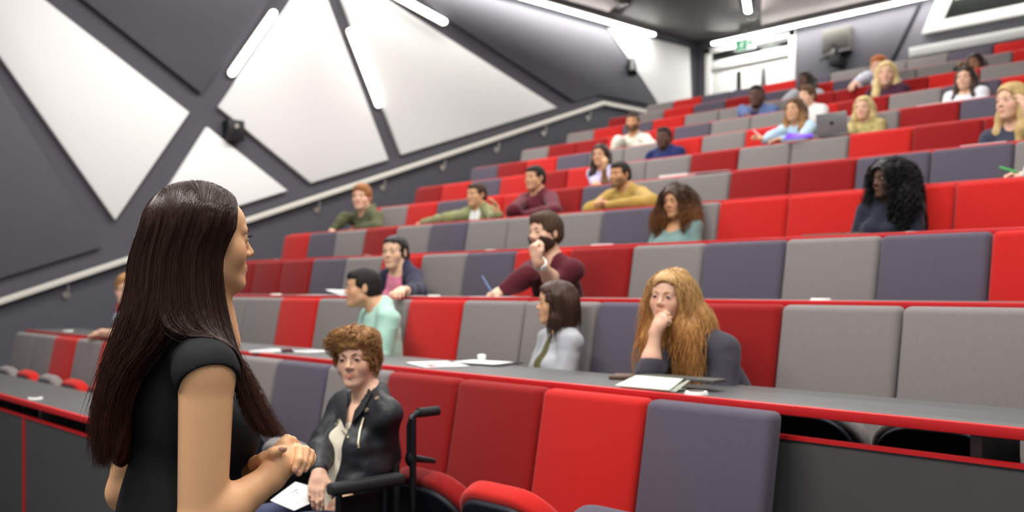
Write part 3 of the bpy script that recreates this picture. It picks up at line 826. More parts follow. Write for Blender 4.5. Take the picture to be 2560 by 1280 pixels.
def strands(verts, norms, n, length, seg, rad, curl=0.0, turns=3.0, lift=0.004, seed=1, down=0.8, jitter=0.25):
    "thin three-sided locks that start on the hair surface and run down it"
    r = np.random.default_rng(seed)
    pick = r.integers(0, len(verts), n)
    P = verts[pick]+norms[pick]*lift*0.3; N = norms[pick]
    dwn = np.tile(V3(0, 0, -1), (n, 1))
    out_v = []; L = length*(0.6+0.8*r.random(n))
    T = dwn-N*(dwn*N).sum(1)[:, None]+r.normal(0, jitter, (n, 3)); T -= N*(T*N).sum(1)[:, None]
    T /= np.linalg.norm(T, axis=1)[:, None]+1e-9
    ph = r.random(n)*6.28; B = np.cross(N, T)
    pts = []
    cur = P.copy(); dirv = T.copy()
    for i in range(seg+1):
        f = i/seg
        q = cur+N*lift*(1+np.sin(f*3.14))[..., None] if False else cur+N*lift*math.sin(f*3.0)
        if curl:
            a = ph+f*turns*6.28
            q = q+(B*np.cos(a)[:, None]+N*np.sin(a)[:, None])*curl*min(1, f*4)
        pts.append(q)
        dirv = dirv*down+dwn*(1-down); dirv /= np.linalg.norm(dirv, axis=1)[:, None]
        cur = cur+dirv*(L/seg)[:, None]
    pts = np.stack(pts, 1)                                   # n, seg+1, 3
    t = np.gradient(pts, axis=1); t /= np.linalg.norm(t, axis=2)[..., None]+1e-9
    ref = np.repeat(N[:, None], seg+1, 1); w = np.cross(t, ref); w /= np.linalg.norm(w, axis=2)[..., None]+1e-9; u = np.cross(w, t)
    prof = np.array([1.0]*(seg-1)+[0.6, 0.1])*rad if seg > 2 else np.full(seg+1, rad)
    prof = np.interp(np.linspace(0, 1, seg+1), [0, 0.7, 1], [rad, rad*0.85, rad*0.1])
    ring = []
    for k in range(3):
        a = 2*math.pi*k/3
        ring.append(pts+(w*math.cos(a)+u*math.sin(a))*prof[None, :, None])
    V = np.stack(ring, 2).reshape(-1, 3)                     # n*(seg+1)*3
    base = (np.arange(n)*(seg+1)*3)[:, None, None]+(np.arange(seg)*3)[None, :, None]
    k = np.arange(3)[None, None, :]; k2 = (k+1) % 3
    Q = np.stack([base+k, base+k2, base+3+k2, base+3+k], -1).reshape(-1, 4)
    return V, Q

# ------------------------------------------------------------------ people: whole figures
def lerp(a, b, t): return np.asarray(a)+(np.asarray(b)-np.asarray(a))*t
def part_from(name, S, h, m, root, o0, relax=1, disp=None, lo=None, hi=None):
    v, q = surface(S, h, lo, hi)
    if disp is not None:
        v = v+normals_of(v, q)*disp(v)[:, None]
    me = quad_mesh(name, v-o0, q, relax)
    return link(name, me, m, root), v, q
OCC = []
def wrinkle(amp, seed=0):
    def f(v):
        w = v*np.array([9.0, 9.0, 17.0])+seed*7.3
        w = w+0.9*np.stack([vnoise(v*7+seed), vnoise(v*7+31+seed), vnoise(v*7+57+seed)], 1)
        n = vnoise(w)
        return amp*(n*0.8-np.abs(vnoise(v*21+seed))*0.5)
    return f

def person(d):
    sc = d['sc']; h = d['h']; fem = d['fem']
    Hc = V3(d['head']); F = Frame(Hc, d['look'], d['up'], sc)
    bf = unit(V3(d['body'])); Z = V3(0, 0, 1)
    Pv = V3(d['pelvis']); o0 = V3(Pv[0], Pv[1], d['floor'])
    N = V3(d['neck']) if d.get('neck') else Hc-V3(0, 0, 0.138*sc)-F.R[2]*0.03*sc-bf*0.040*sc
    N = N+V3(d.get('noff', (0, 0, 0)))
    tu = unit(N-Pv); tl = unit(np.cross(Z, bf)); tf = np.cross(tl, tu)
    tf = unit(tf if tf @ bf > 0 else -tf)
    TR = np.stack([tl, tf, tu]); tlen = np.linalg.norm(N-Pv)
    sw = (0.150 if fem else 0.176)*sc
    Sh = {s: N-tu*0.052*sc+tl*s*sw+tf*0.012 for s in (1, -1)}
    root = empty('person', o0, 0, d['label'], 'person', d.get('group'))
    arms = {}
    for s, key in ((1, 'L'), (-1, 'R')):
        a = d.get(key) or {}
        E = V3(a['E']) if 'E' in a else Sh[s]-Z*0.255*sc+tl*s*0.045+bf*0.07
        W = V3(a['W']) if 'W' in a else V3(*(Pv+bf*0.24+tl*s*0.09+Z*0.10))
        dd = V3(a['d']) if 'd' in a else unit(W-E)
        pn = V3(a['pn']) if 'pn' in a else V3(0, 0, -1)
        arms[s] = (E, W, dd, pn, a.get('pose', 'relax'), a.get('sl', d['sleeve']))
    w = 0.92 if fem else 1.06
    def torso(S, off, k=0.05):
        S.el(N-tu*0.17*sc+tf*0.008, np.array((0.150*w, 0.098*w, 0.185))*sc+off, TR, 0)
        S.el(lerp(Pv, N, 0.34)+tf*0.006, np.array((0.132*w, 0.092*w, 0.5*tlen*0.62))+off, TR, k)
        S.el(Pv-tf*0.01, np.array((0.165, 0.115, 0.115))+off, TR, k)
        for s in (1, -1):
            S.rc(N+tu*0.018*sc-tf*0.012, Sh[s]+tu*0.004, 0.046*sc+off, 0.044*sc+off, 0.04)
            if fem: S.el(N-tu*0.200*sc+tl*s*0.072*sc+tf*0.078*sc, np.array((0.058, 0.046, 0.058))*sc+off, TR, 0.03)
    def arm(S, s, off, frac=1.0, k=0.03):
        E, W = arms[s][0], arms[s][1]
        ra = (0.049, 0.041, 0.040, 0.0255) if not fem else (0.044, 0.036, 0.035, 0.0225)
        ra = [r*min(1.05, sc+0.06) for r in ra]
        S.rc(Sh[s], lerp(Sh[s], E, min(1, frac*2)), ra[0]+off, (ra[0]+(ra[1]-ra[0])*min(1, frac*2))+off, k)
        if frac > 0.5:
            t = (frac-0.5)*2; m = lerp(E, W, 0.35)
            S.rc(E, lerp(E, W, min(0.35, t)), ra[1]+off, ra[2]+off, k)
            if t > 0.35: S.rc(m, lerp(E, W, t), ra[2]+off, ra[2]+(ra[3]-ra[2])*(t-0.35)/0.65+off, k)
    hipz = Pv-Z*0.015
    legs = {}
    for s in (1, -1):
        hp_ = hipz+tl*s*0.085
        kn = hp_+bf*0.42*d.get('thigh', 1.0)+tl*s*0.03+Z*d.get('kneez', 0.01)
        an = V3(kn[0], kn[1], d['floor']+0.09)+bf*d.get('foot', 0.0)
        legs[s] = (hp_, kn, an)
    # --- the body, one continuous surface
    S = SDF(); torso(S, 0.0)
    S.rc(F.p(0, -0.018, -0.055), N-tf*0.004+tu*0.0, 0.0535*sc*(0.93 if fem else 1.05), 0.060*sc*(0.93 if fem else 1.05), 0.035)
    for s in (1, -1):
        arm(S, s, 0.0)
        hp_, kn, an = legs[s]
        S.rc(hp_, kn, 0.082, 0.056, 0.03); S.rc(kn, an, 0.054, 0.036, 0.02)
        S.rc(an-Z*0.05, an-Z*0.06+bf*0.15, 0.036, 0.028, 0.03)
    Hd = SDF(); head_sdf(Hd, F, not fem); S.sub(Hd, 0.022*sc, 'u')
    for s in (1, -1):
        E, W, dd, pn, pose, sl = arms[s]
        if pose != 'none': hand_sdf(S, W, dd, pn, s, pose, 0.97*sc if not fem else 0.90*sc)
    body, bv, bq = part_from('body', S, h, skin_mat(d['skin']), root, o0, 1)
    co = np.empty(len(body.data.vertices)*3, np.float32); body.data.vertices.foreach_get('co', co)
    set_tint(body.data, tint_of(co.reshape(-1, 3)+o0, F, d.get('lips', (0.80, 0.55, 0.55))))
    # --- top
    offs = d.get('off', 0.011)
    T = SDF(); torso(T, offs)
    if d.get('hood'):
        T.chain([N-tf*0.06+tu*0.02+tl*0.075, N-tf*0.085+tu*0.03, N-tf*0.06+tu*0.02-tl*0.075], [0.030, 0.04, 0.030], 0.02)
    if d.get('collar'):
        ring = [N+tu*(0.030-0.02*math.cos(a))*sc+(tl*math.sin(a)*0.064+tf*(math.cos(a)*0.066+0.004))*sc for a in np.linspace(0.25, 2*math.pi-0.25, 12)]
        T.chain(ring, [0.012*sc]*12, 0.008)
    nr = d.get('neckr', 0.058)*sc
    T.rc(F.p(0, -0.02, -0.05), N+tf*0.014+tu*0.012, nr, nr+0.006, 0.006, 's')
    if d.get('vneck'): T.rc(N+tf*0.06+tu*0.02, N+tf*0.125-tu*d['vneck'], nr*0.75, 0.022, 0.008, 's')
    if d.get('scoop'): T.el(N+tf*0.06-tu*0.005, (0.095*sc, 0.10, d['scoop']), TR, 0.01, 's')
    if d.get('open'):
        wd = d['open']
        T.rc(N+tf*0.10-tu*0.02, N+tf*0.15-tu*0.30, wd*0.8, wd, 0.01, 's'); T.rc(N+tf*0.15-tu*0.30, N+tf*0.15-tu*0.60, wd, wd*0.9, 0.01, 's')
        I = SDF(); torso(I, 0.004); I.rc(F.p(0, -0.02, -0.05), N+tf*0.014+tu*0.012, nr*0.98, nr, 0.006, 's')
        if d.get('inscoop'): I.el(N+tf*0.06-tu*0.005, (0.085*sc, 0.10, d['inscoop']), TR, 0.01, 's')
        part_from('inner_top', I, h, cloth_mat(d['inner']), root, o0, 1, wrinkle(0.003, 3))
    for s in (1, -1): arm(T, s, offs+0.002, arms[s][5])
    topm = cloth_mat(d['top'], 0.88, d.get('kind', 'cloth'))
    top, tv, tq = part_from(d.get('topname', 'sweater'), T, h, topm, root, o0, 1, wrinkle(d.get('wr', 0.006), d['seed']))
    # --- trousers and shoes
    B = SDF(); B.el(Pv-tf*0.01-tu*0.01, (0.172, 0.122, 0.105), TR, 0.0)
    for s in (1, -1):
        hp_, kn, an = legs[s]
        B.rc(hp_, kn, 0.090, 0.066, 0.03); B.rc(kn, an-Z*0.02, 0.064, 0.050, 0.02)
    B.plane(Pv+tu*0.07, tu, 0.01, 'i')
    part_from('trousers', B, max(h, 0.008), cloth_mat(d.get('legs', (52, 56, 78))), root, o0, 1, wrinkle(0.005, d['seed']+9))
    for s in (1, -1):
        an = legs[s][2]; K = SDF()
        K.rc(an-Z*0.048-bf*0.02, an-Z*0.056+bf*0.16, 0.044, 0.034, 0.02); K.plane(V3(0, 0, d['floor']+0.002), (0, 0, -1), 0.002, 'i')
        part_from('shoe', K, 0.009, M['shoe'], root, o0, 1)
    # --- hair, brows, eyes
    H = hair_sdf(F, d['hair'], not fem)
    for ch in d.get('hx', []):
        H.chain([V3(c[:3]) for c in ch], [c[3] for c in ch], 0.03)
    if d['hair'] not in ('short', 'crop', 'quiff', 'buzz'): H.sub(Hd, 0.004, 's', 0.002)
    else: H.sub(Hd, 0.0, 's', -0.004)
    amp = {'curly': 0.016, 'afro': 0.018, 'quiff': 0.009, 'short': 0.005, 'crop': 0.0035}.get(d['hair'], 0.0035)
    def hd(v):
        if d['hair'] in ('curly', 'afro', 'quiff'):
            q = F.loc(v); w = np.clip((0.075-q[:, 1])/0.05, 0.15, 1) if d['hair'] != 'quiff' else 1.0
            return w*amp*(vnoise(v*42+d['seed'])+0.5*vnoise(v*85))
        q = F.loc(v); a = np.arctan2(q[:, 0], q[:, 1]+0.02)
        return amp*vnoise(np.stack([a*14, q[:, 2]*9, q[:, 1]*9], 1)+d['seed'])
    hv, hq = surface(H, min(h, 0.007))
    nn = normals_of(hv, hq); hv = hv+nn*hd(hv)[:, None]
    if d.get('locks'):
        n_, L_, r_, cu, tn, li = d['locks']
        sv, sq = strands(hv, nn, n_, L_, 14, r_, cu, tn, li, d['seed'], 0.75 if not cu else 0.85)
        q = F.loc(sv); bad = (q[:, 1] > 0.045) & (np.abs(q[:, 0]) < 0.062) & (q[:, 2] < 0.060) & (q[:, 2] > -0.22)
        bad = bad.reshape(n_, -1).any(1); sq = sq[~np.repeat(bad, len(sq)//n_)]
        hq = np.concatenate([hq, sq+len(hv)]); hv = np.concatenate([hv, sv])
    me = quad_mesh('hair', hv-o0, hq, 0)
    q = F.loc(hv); t = np.ones((len(hv), 3))
    if d.get('ombre'):
        w = np.clip((0.03-q[:, 2]+0.02*vnoise(hv*60))/d.get('ombl', 0.14), 0, 1)[:, None]; t = t*(1-w)+np.array(d['ombre'])*w
    set_tint(me, t); link('hair', me, hair_mat(d['haircol'], d.get('hrough', 0.7 if d['hair'] in ('short', 'crop', 'buzz') else 0.45)), root)
    if d.get('beard'):
        Bd = SDF(); Bd.sub(Hd, 0.0, 'u', d.get('bth', 0.007)*sc)
        Bd.plane(F.p(0, 0, -0.038), F.v(0, -0.25, 1.0), 0.012, 'i'); Bd.plane(F.p(0, -0.012, 0), F.v(0, -1, 0.1), 0.01, 'i')
        Bd.plane(F.p(0, 0, -0.120), F.v(0, 0, -1), 0.01, 'i')
        Bd.el(F.p(0, 0.105, -0.0645), np.array((0.024, 0.03, 0.0085))*sc, F.R, 0.004, 's')
        Bd.el(F.p(0, 0.10, -0.02), np.array((0.045, 0.05, 0.028))*sc, F.R, 0.006, 's')
        lo, hi = Hd.bounds()
        part_from('beard', Bd, min(h, 0.006), brow_mat(d['beard']), root, o0, 0, lambda v: 0.002*vnoise(v*150), lo, hi)
    eyes_and_brows(root, F, d.get('brow', d['haircol']), o0, d.get('gaze', (0, 0)))
    d['_F'] = F; d['_arms'] = arms; d['_N'] = N; d['_T'] = TR; d['_root'] = root; d['_o0'] = o0
    return root

# ------------------------------------------------------------------ the audience
AUDIENCE = [
 {'label': 'man in a mint green sweater seen from the side, behind the woman in leather', 'head': (-4.466, 3.053, 1.379), 'look': (-0.535, -0.844, 0.035), 'up': (0.0, 0.0, 1.0), 'sc': 0.915, 'body': (-0.282, -0.96, 0.0), 'pelvis': (-4.386, 3.143, 0.812), 'floor': 0.3023, 'skin': (214, 164, 126), 'hair': 'crop', 'haircol': (32, 27, 25), 'top': (172, 210, 193), 'fem': False, 'sleeve': 1.0, 'seed': 1, 'h': 0.0062, 'noff': (0.05, 0.04, 0.03), 'topname': 'sweater', 'collar': True, 'brow': (30, 25, 22)},
 {'label': 'woman with a brown bob and light grey cardigan turned to the side, second row', 'head': (-3.087, 3.173, 1.309), 'look': (-0.637, -0.764, 0.105), 'up': (0.0, 0.0, 1.0), 'sc': 0.83, 'body': (-0.371, -0.929, 0.0), 'pelvis': (-3.087, 3.143, 0.812), 'floor': 0.3023, 'skin': (214, 164, 126), 'hair': 'bob', 'haircol': (70, 48, 38), 'top': (172, 172, 176), 'fem': True, 'sleeve': 1.0, 'seed': 2, 'h': 0.0062, 'topname': 'cardigan', 'open': 0.05, 'inner': (92, 86, 48), 'locks': (900, 0.09, 0.0012, 0, 3, 0.003)},
 {'label': 'woman with long strawberry blonde hair resting her mouth on her fist, second row', 'head': (-2.246, 2.913, 1.341), 'look': (0.269, -0.962, -0.035), 'up': (0.055, 0.043, 0.998), 'sc': 0.83, 'body': (0.0, -1.0, 0.0), 'pelvis': (-2.086, 3.143, 0.812), 'floor': 0.3023, 'skin': (232, 184, 156), 'hair': 'long', 'haircol': (188, 146, 92), 'top': (66, 63, 72), 'fem': True, 'sleeve': 1.0, 'seed': 3, 'h': 0.0062, 'R': {'E': (-2.235, 2.781, 1.06), 'W': (-2.217, 2.8, 1.219), 'd': (0.417, 0.196, 0.85), 'pn': (-0.092, 0.939, -0.2), 'pose': 'fist', 'sl': 0.62}, 'noff': (0.06, 0.05, -0.012), 'topname': 'sweater', 'scoop': 0.05, 'locks': (2600, 0.16, 0.0013, 0.006, 1.2, 0.006), 'ombre': (1.15, 0.95, 0.8), 'ombl': 0.2, 'hx': [[(-2.212, 2.95, 1.377, 0.045), (-2.174, 2.98, 1.257, 0.06), (-2.144, 3.02, 1.136, 0.055), (-2.118, 3.06, 1.052, 0.02)], [(-2.293, 3.02, 1.408, 0.05), (-2.17, 2.93, 1.213, 0.05), (-2.135, 2.92, 1.111, 0.02)]]},
 {'label': 'boy with fair hair in a pale blue shirt half hidden behind the presenter, second row', 'head': (-7.853, 3.073, 1.362), 'look': (0.871, -0.491, 0.0), 'up': (0.0, 0.0, 1.0), 'sc': 1.1, 'body': (0.0, -1.0, 0.0), 'pelvis': (-7.853, 3.143, 0.812), 'floor': 0.3023, 'skin': (232, 184, 156), 'hair': 'short', 'haircol': (170, 124, 78), 'top': (200, 214, 232), 'fem': False, 'sleeve': 1.0, 'seed': 4, 'h': 0.0062, 'R': {'E': (-6.499, 2.543, 1.06), 'W': (-6.93, 2.543, 1.06), 'pose': 'relax', 'sl': 0.45}, 'L': {'E': (-6.22, 2.543, 1.06), 'W': (-6.485, 2.543, 1.06), 'pose': 'relax', 'sl': 0.45}, 'topname': 'shirt'},
 {'label': 'woman with dark tied hair in a pink top and navy cardigan, third row', 'head': (-5.329, 3.903, 1.621), 'look': (0.403, -0.915, 0.0), 'up': (0.0, 0.0, 1.0), 'sc': 0.975, 'body': (0.0, -1.0, 0.0), 'pelvis': (-5.329, 3.993, 1.115), 'floor': 0.6046, 'skin': (232, 190, 158), 'hair': 'tied', 'haircol': (34, 26, 26), 'top': (40, 38, 62), 'fem': True, 'sleeve': 1.0, 'seed': 5, 'h': 0.0062, 'L': {'E': (-4.937, 3.8, 1.358), 'W': (-4.562, 3.393, 1.363), 'pose': 'relax', 'sl': 0.85}, 'topname': 'cardigan', 'open': 0.11, 'inner': (222, 128, 154), 'inscoop': 0.035, 'noff': (0.02, 0, 0.05)},
 {'label': 'bearded man in a burgundy sweater, hand at his mouth, writing in the third row', 'head': (-3.767, 3.783, 1.683), 'look': (-0.054, -0.993, -0.105), 'up': (0.0, 0.0, 1.0), 'sc': 0.959, 'body': (0.0, -1.0, 0.0), 'pelvis': (-3.767, 3.993, 1.115), 'floor': 0.6046, 'skin': (232, 184, 156), 'hair': 'short', 'haircol': (74, 54, 40), 'top': (88, 30, 40), 'fem': False, 'sleeve': 1.0, 'seed': 6, 'h': 0.0062, 'R': {'E': (-3.744, 3.62, 1.443), 'W': (-3.852, 3.543, 1.363), 'd': (-0.567, -0.706, -0.25), 'pose': 'pinch', 'sl': 0.93}, 'L': {'E': (-3.67, 3.773, 1.387), 'W': (-3.563, 3.52, 1.519), 'd': (-0.142, -0.283, 0.85), 'pn': (0.108, 0.954, 0.0), 'pose': 'fist', 'sl': 0.62}, 'beard': (62, 42, 32), 'topname': 'sweater'},
 {'label': 'fair haired man in an olive hooded jacket at the aisle end of the fifth row', 'head': (-8.042, 5.483, 2.286), 'look': (0.555, -0.832, 0.0), 'up': (0.0, 0.0, 1.0), 'sc': 1.1, 'body': (0.0, -1.0, 0.0), 'pelvis': (-8.042, 5.693, 1.719), 'floor': 1.2091, 'skin': (232, 184, 156), 'hair': 'short', 'haircol': (150, 98, 58), 'top': (88, 89, 62), 'fem': False, 'sleeve': 1.0, 'seed': 7, 'h': 0.0075, 'R': {'E': (-8.162, 5.36, 2.079), 'W': (-8.183, 5.248, 1.967), 'pose': 'relax'}, 'L': {'E': (-7.754, 5.473, 1.967), 'W': (-8.133, 5.473, 1.967), 'pose': 'relax'}, 'noff': (0, 0, 0.03), 'topname': 'jacket', 'hood': True, 'wr': 0.009},
 {'label': 'man in an open green jacket and white shirt stretching his arm along the desk', 'head': (-6.437, 5.603, 2.203), 'look': (0.017, -1.0, 0.0), 'up': (0.0, 0.0, 1.0), 'sc': 0.914, 'body': (0.0, -1.0, 0.0), 'pelvis': (-6.437, 5.693, 1.719), 'floor': 1.2091, 'skin': (214, 164, 126), 'hair': 'crop', 'haircol': (58, 42, 32), 'top': (126, 128, 84), 'fem': False, 'sleeve': 1.0, 'seed': 8, 'h': 0.0075, 'R': {'E': (-6.417, 5.25, 1.97), 'W': (-7.074, 5.473, 1.967), 'pose': 'relax', 'sl': 0.93}, 'L': {'E': (-6.06, 5.473, 1.967), 'W': (-5.655, 5.15, 1.96), 'd': (-0.056, -0.217, 0.9), 'pose': 'relax'}, 'noff': (0, 0, 0.04), 'topname': 'jacket', 'open': 0.085, 'inner': (238, 238, 236), 'wr': 0.009},
 {'label': 'man with cropped black hair in a maroon button shirt, fifth row', 'head': (-5.72, 5.623, 2.293), 'look': (0.026, -1.0, 0.0), 'up': (0.0, 0.0, 1.0), 'sc': 0.887, 'body': (0.0, -1.0, 0.0), 'pelvis': (-5.72, 5.693, 1.719), 'floor': 1.2091, 'skin': (214, 164, 126), 'hair': 'crop', 'haircol': (34, 28, 26), 'top': (94, 29, 42), 'fem': False, 'sleeve': 1.0, 'seed': 9, 'h': 0.0075, 'R': {'E': (-5.639, 5.3, 2.005), 'W': (-5.691, 5.314, 1.967), 'pose': 'relax'}, 'L': {'E': (-5.216, 5.345, 1.967), 'W': (-5.625, 5.385, 1.967), 'pose': 'relax'}, 'noff': (0, 0, 0.02), 'topname': 'shirt', 'collar': True},
 {'label': 'man with cropped hair and stubble in an ochre sweater with clasped hands, fifth row', 'head': (-4.748, 5.563, 2.231), 'look': (-0.027, -1.0, 0.0), 'up': (0.0, 0.0, 1.0), 'sc': 0.855, 'body': (0.0, -1.0, 0.0), 'pelvis': (-4.748, 5.693, 1.719), 'floor': 1.2091, 'skin': (205, 150, 110), 'hair': 'crop', 'haircol': (40, 32, 28), 'top': (176, 142, 70), 'fem': False, 'sleeve': 1.0, 'seed': 10, 'h': 0.0075, 'R': {'E': (-4.931, 5.426, 1.967), 'W': (-4.9, 5.472, 1.992), 'd': (0.163, 0.271, 0.9), 'pose': 'grip'}, 'L': {'E': (-4.16, 5.211, 1.967), 'W': (-4.552, 5.212, 1.967), 'd': (-0.609, -0.519, 0.45), 'pose': 'grip'}, 'topname': 'sweater', 'noff': (0.02, 0.02, 0.035), 'beard': (140, 104, 76), 'bth': 0.002},
 {'label': 'woman with long curly brown and honey hair in a sage green top, fourth row', 'head': (-3.716, 4.893, 1.916), 'look': (0.089, -0.981, -0.174), 'up': (-0.056, -0.042, 0.998), 'sc': 0.848, 'body': (0.0, -1.0, 0.0), 'pelvis': (-3.716, 4.843, 1.417), 'floor': 0.9068, 'skin': (205, 150, 110), 'hair': 'curly', 'haircol': (70, 46, 30), 'top': (120, 146, 142), 'fem': True, 'sleeve': 1.0, 'seed': 11, 'h': 0.0062, 'noff': (0, 0, 0.02), 'topname': 'top', 'scoop': 0.085, 'ombre': (4.2, 3.6, 2.6), 'ombl': 0.15, 'locks': (3200, 0.13, 0.0016, 0.011, 3.2, 0.01)},
 {'label': 'woman with very long black curly hair in a dark navy top, fourth row', 'head': (-2.336, 4.893, 1.943), 'look': (-0.382, -0.923, 0.035), 'up': (0.0, 0.0, 1.0), 'sc': 0.83, 'body': (0.0, -1.0, 0.0), 'pelvis': (-2.336, 4.843, 1.417), 'floor': 0.9068, 'skin': (92, 62, 48), 'hair': 'afro', 'haircol': (20, 17, 17), 'top': (34, 35, 48), 'fem': True, 'sleeve': 1.0, 'seed': 12, 'h': 0.0062, 'noff': (0, 0, 0.02), 'topname': 'top', 'locks': (3600, 0.14, 0.0018, 0.012, 3.5, 0.01), 'lips': (0.8, 0.6, 0.6)},
 {'label': 'woman with long dark brown hair holding her hand against her cheek, sixth row', 'head': (-5.695, 6.413, 2.554), 'look': (0.3, -0.944, 0.139), 'up': (0.0, 0.0, 1.0), 'sc': 0.83, 'body': (0.0, -1.0, 0.0), 'pelvis': (-5.695, 6.543, 2.021), 'floor': 1.5114, 'skin': (214, 164, 126), 'hair': 'longfront', 'haircol': (48, 34, 28), 'top': (196, 190, 224), 'fem': True, 'sleeve': 1.0, 'seed': 13, 'h': 0.0075, 'R': {'E': (-5.659, 6.31, 2.269), 'W': (-5.625, 6.323, 2.269), 'sl': 0.35}, 'L': {'E': (-5.569, 6.323, 2.269), 'W': (-5.434, 6.16, 2.397), 'd': (0.282, -0.017, 0.9), 'pn': (-0.913, 0.125, 0.2), 'pose': 'grip', 'sl': 0.35}, 'noff': (0, 0, 0.03), 'topname': 'top'},
 {'label': 'man with a short beard in a cream sweater leaning forward, eighth row', 'head': (-6.792, 8.173, 3.19), 'look': (0.465, -0.885, 0.0), 'up': (0.0, 0.0, 1.0), 'sc': 0.893, 'body': (0.0, -1.0, 0.0), 'pelvis': (-6.792, 8.243, 2.626), 'floor': 2.1159, 'skin': (205, 150, 110), 'hair': 'crop', 'haircol': (60, 46, 38), 'top': (214, 210, 196), 'fem': False, 'sleeve': 1.0, 'seed': 14, 'h': 0.0095, 'R': {'E': (-6.764, 7.9, 2.959), 'W': (-6.781, 7.848, 2.874), 'pose': 'relax'}, 'L': {'E': (-6.396, 8.023, 2.874), 'W': (-6.601, 7.997, 2.874), 'pose': 'relax'}, 'topname': 'sweater', 'beard': (92, 66, 48), 'bth': 0.004},
 {'label': 'man with cropped black hair in a navy shirt, seventh row', 'head': (-5.734, 7.363, 2.816), 'look': (0.274, -0.962, 0.0), 'up': (0.0, 0.0, 1.0), 'sc': 0.908, 'body': (0.0, -1.0, 0.0), 'pelvis': (-5.734, 7.393, 2.324), 'floor': 1.8137, 'skin': (92, 62, 48), 'hair': 'buzz', 'haircol': (26, 22, 20), 'top': (34, 44, 92), 'fem': False, 'sleeve': 1.0, 'seed': 15, 'h': 0.0095, 'noff': (0, 0, 0.04), 'topname': 'shirt'},
 {'label': 'long haired woman in a pale blue shirt holding a pink pen, seventh row', 'head': (-4.313, 7.323, 2.884), 'look': (0.009, -1.0, 0.0), 'up': (0.0, 0.0, 1.0), 'sc': 0.874, 'body': (0.0, -1.0, 0.0), 'pelvis': (-4.313, 7.393, 2.324), 'floor': 1.8137, 'skin': (214, 164, 126), 'hair': 'long', 'haircol': (92, 66, 44), 'top': (176, 202, 222), 'fem': True, 'sleeve': 1.0, 'seed': 16, 'h': 0.0095, 'R': {'E': (-4.306, 7.0, 2.636), 'W': (-4.3, 6.834, 2.572), 'd': (-0.431, -0.254, 0.4), 'pose': 'pinch'}, 'L': {'E': (-4.109, 7.038, 2.572), 'W': (-4.182, 6.899, 2.572), 'pose': 'relax'}, 'ombre': (3.2, 2.9, 2.2), 'ombl': 0.16, 'noff': (0, 0, 0.03), 'topname': 'shirt'},
 {'label': 'blonde woman in a yellow flowered top beside the laptop, seventh row', 'head': (-3.741, 7.403, 2.83), 'look': (0.118, -0.991, 0.07), 'up': (0.0, 0.0, 1.0), 'sc': 0.83, 'body': (0.0, -1.0, 0.0), 'pelvis': (-3.741, 7.393, 2.324), 'floor': 1.8137, 'skin': (232, 184, 156), 'hair': 'longback', 'haircol': (206, 180, 124), 'top': (178, 160, 104), 'fem': True, 'sleeve': 1.0, 'seed': 17, 'h': 0.0095, 'R': {'E': (-3.694, 7.063, 2.572), 'W': (-3.669, 7.091, 2.572)}, 'noff': (0, 0, 0.03), 'topname': 'blouse', 'kind': 'floral'},
 {'label': 'blonde woman in a dark grey top with a hand on her brow, sixth row', 'head': (-2.296, 6.513, 2.562), 'look': (-0.384, -0.923, 0.0), 'up': (0.0, 0.0, 1.0), 'sc': 1.007, 'body': (0.0, -1.0, 0.0), 'pelvis': (-2.296, 6.543, 2.021), 'floor': 1.5114, 'skin': (232, 184, 156), 'hair': 'longfront', 'haircol': (196, 164, 108), 'top': (62, 64, 80), 'fem': True, 'sleeve': 1.0, 'seed': 18, 'h': 0.0075, 'L': {'E': (-2.063, 6.29, 2.269), 'W': (-2.062, 6.1, 2.395), 'd': (-0.236, -0.083, 0.95), 'pn': (-0.86, 0.333, 0.0), 'pose': 'relax', 'sl': 0.6}, 'topname': 'top'},
 {'label': 'smiling woman with dark brown hair in a white T-shirt, eighth row', 'head': (-3.295, 8.293, 3.133), 'look': (0.029, -0.978, 0.208), 'up': (0.0, 0.0, 1.0), 'sc': 0.852, 'body': (0.0, -1.0, 0.0), 'pelvis': (-3.295, 8.243, 2.626), 'floor': 2.1159, 'skin': (232, 184, 156), 'hair': 'long', 'haircol': (62, 44, 36), 'top': (236, 234, 240), 'fem': True, 'sleeve': 0.35, 'seed': 19, 'h': 0.0095, 'noff': (0, 0, 0.045), 'topname': 'shirt', 'scoop': 0.06},
 {'label': 'woman with long pale blonde hair in a plum top, ninth row', 'head': (-4.37, 9.103, 3.468), 'look': (0.369, -0.929, 0.0), 'up': (0.0, 0.0, 1.0), 'sc': 1.042, 'body': (0.0, -1.0, 0.0), 'pelvis': (-4.37, 9.093, 2.928), 'floor': 2.4182, 'skin': (232, 184, 156), 'hair': 'longfront', 'haircol': (222, 196, 138), 'top': (70, 40, 56), 'fem': True, 'sleeve': 1.0, 'seed': 20, 'h': 0.0095, 'noff': (0, 0, 0.05), 'topname': 'top'},
 {'label': 'ginger haired man in a white shirt stretching his arm forward, tenth row', 'head': (-4.839, 9.913, 3.736), 'look': (0.139, -0.99, 0.0), 'up': (0.0, 0.0, 1.0), 'sc': 1.069, 'body': (0.0, -1.0, 0.0), 'pelvis': (-4.839, 9.943, 3.23), 'floor': 2.7205, 'skin': (232, 184, 156), 'hair': 'short', 'haircol': (190, 112, 58), 'top': (226, 226, 238), 'fem': False, 'sleeve': 1.0, 'seed': 21, 'h': 0.0095, 'R': {'E': (-4.816, 9.6, 3.588), 'W': (-4.808, 9.343, 3.487), 'pose': 'relax'}, 'noff': (0, 0, 0.02), 'topname': 'shirt'},
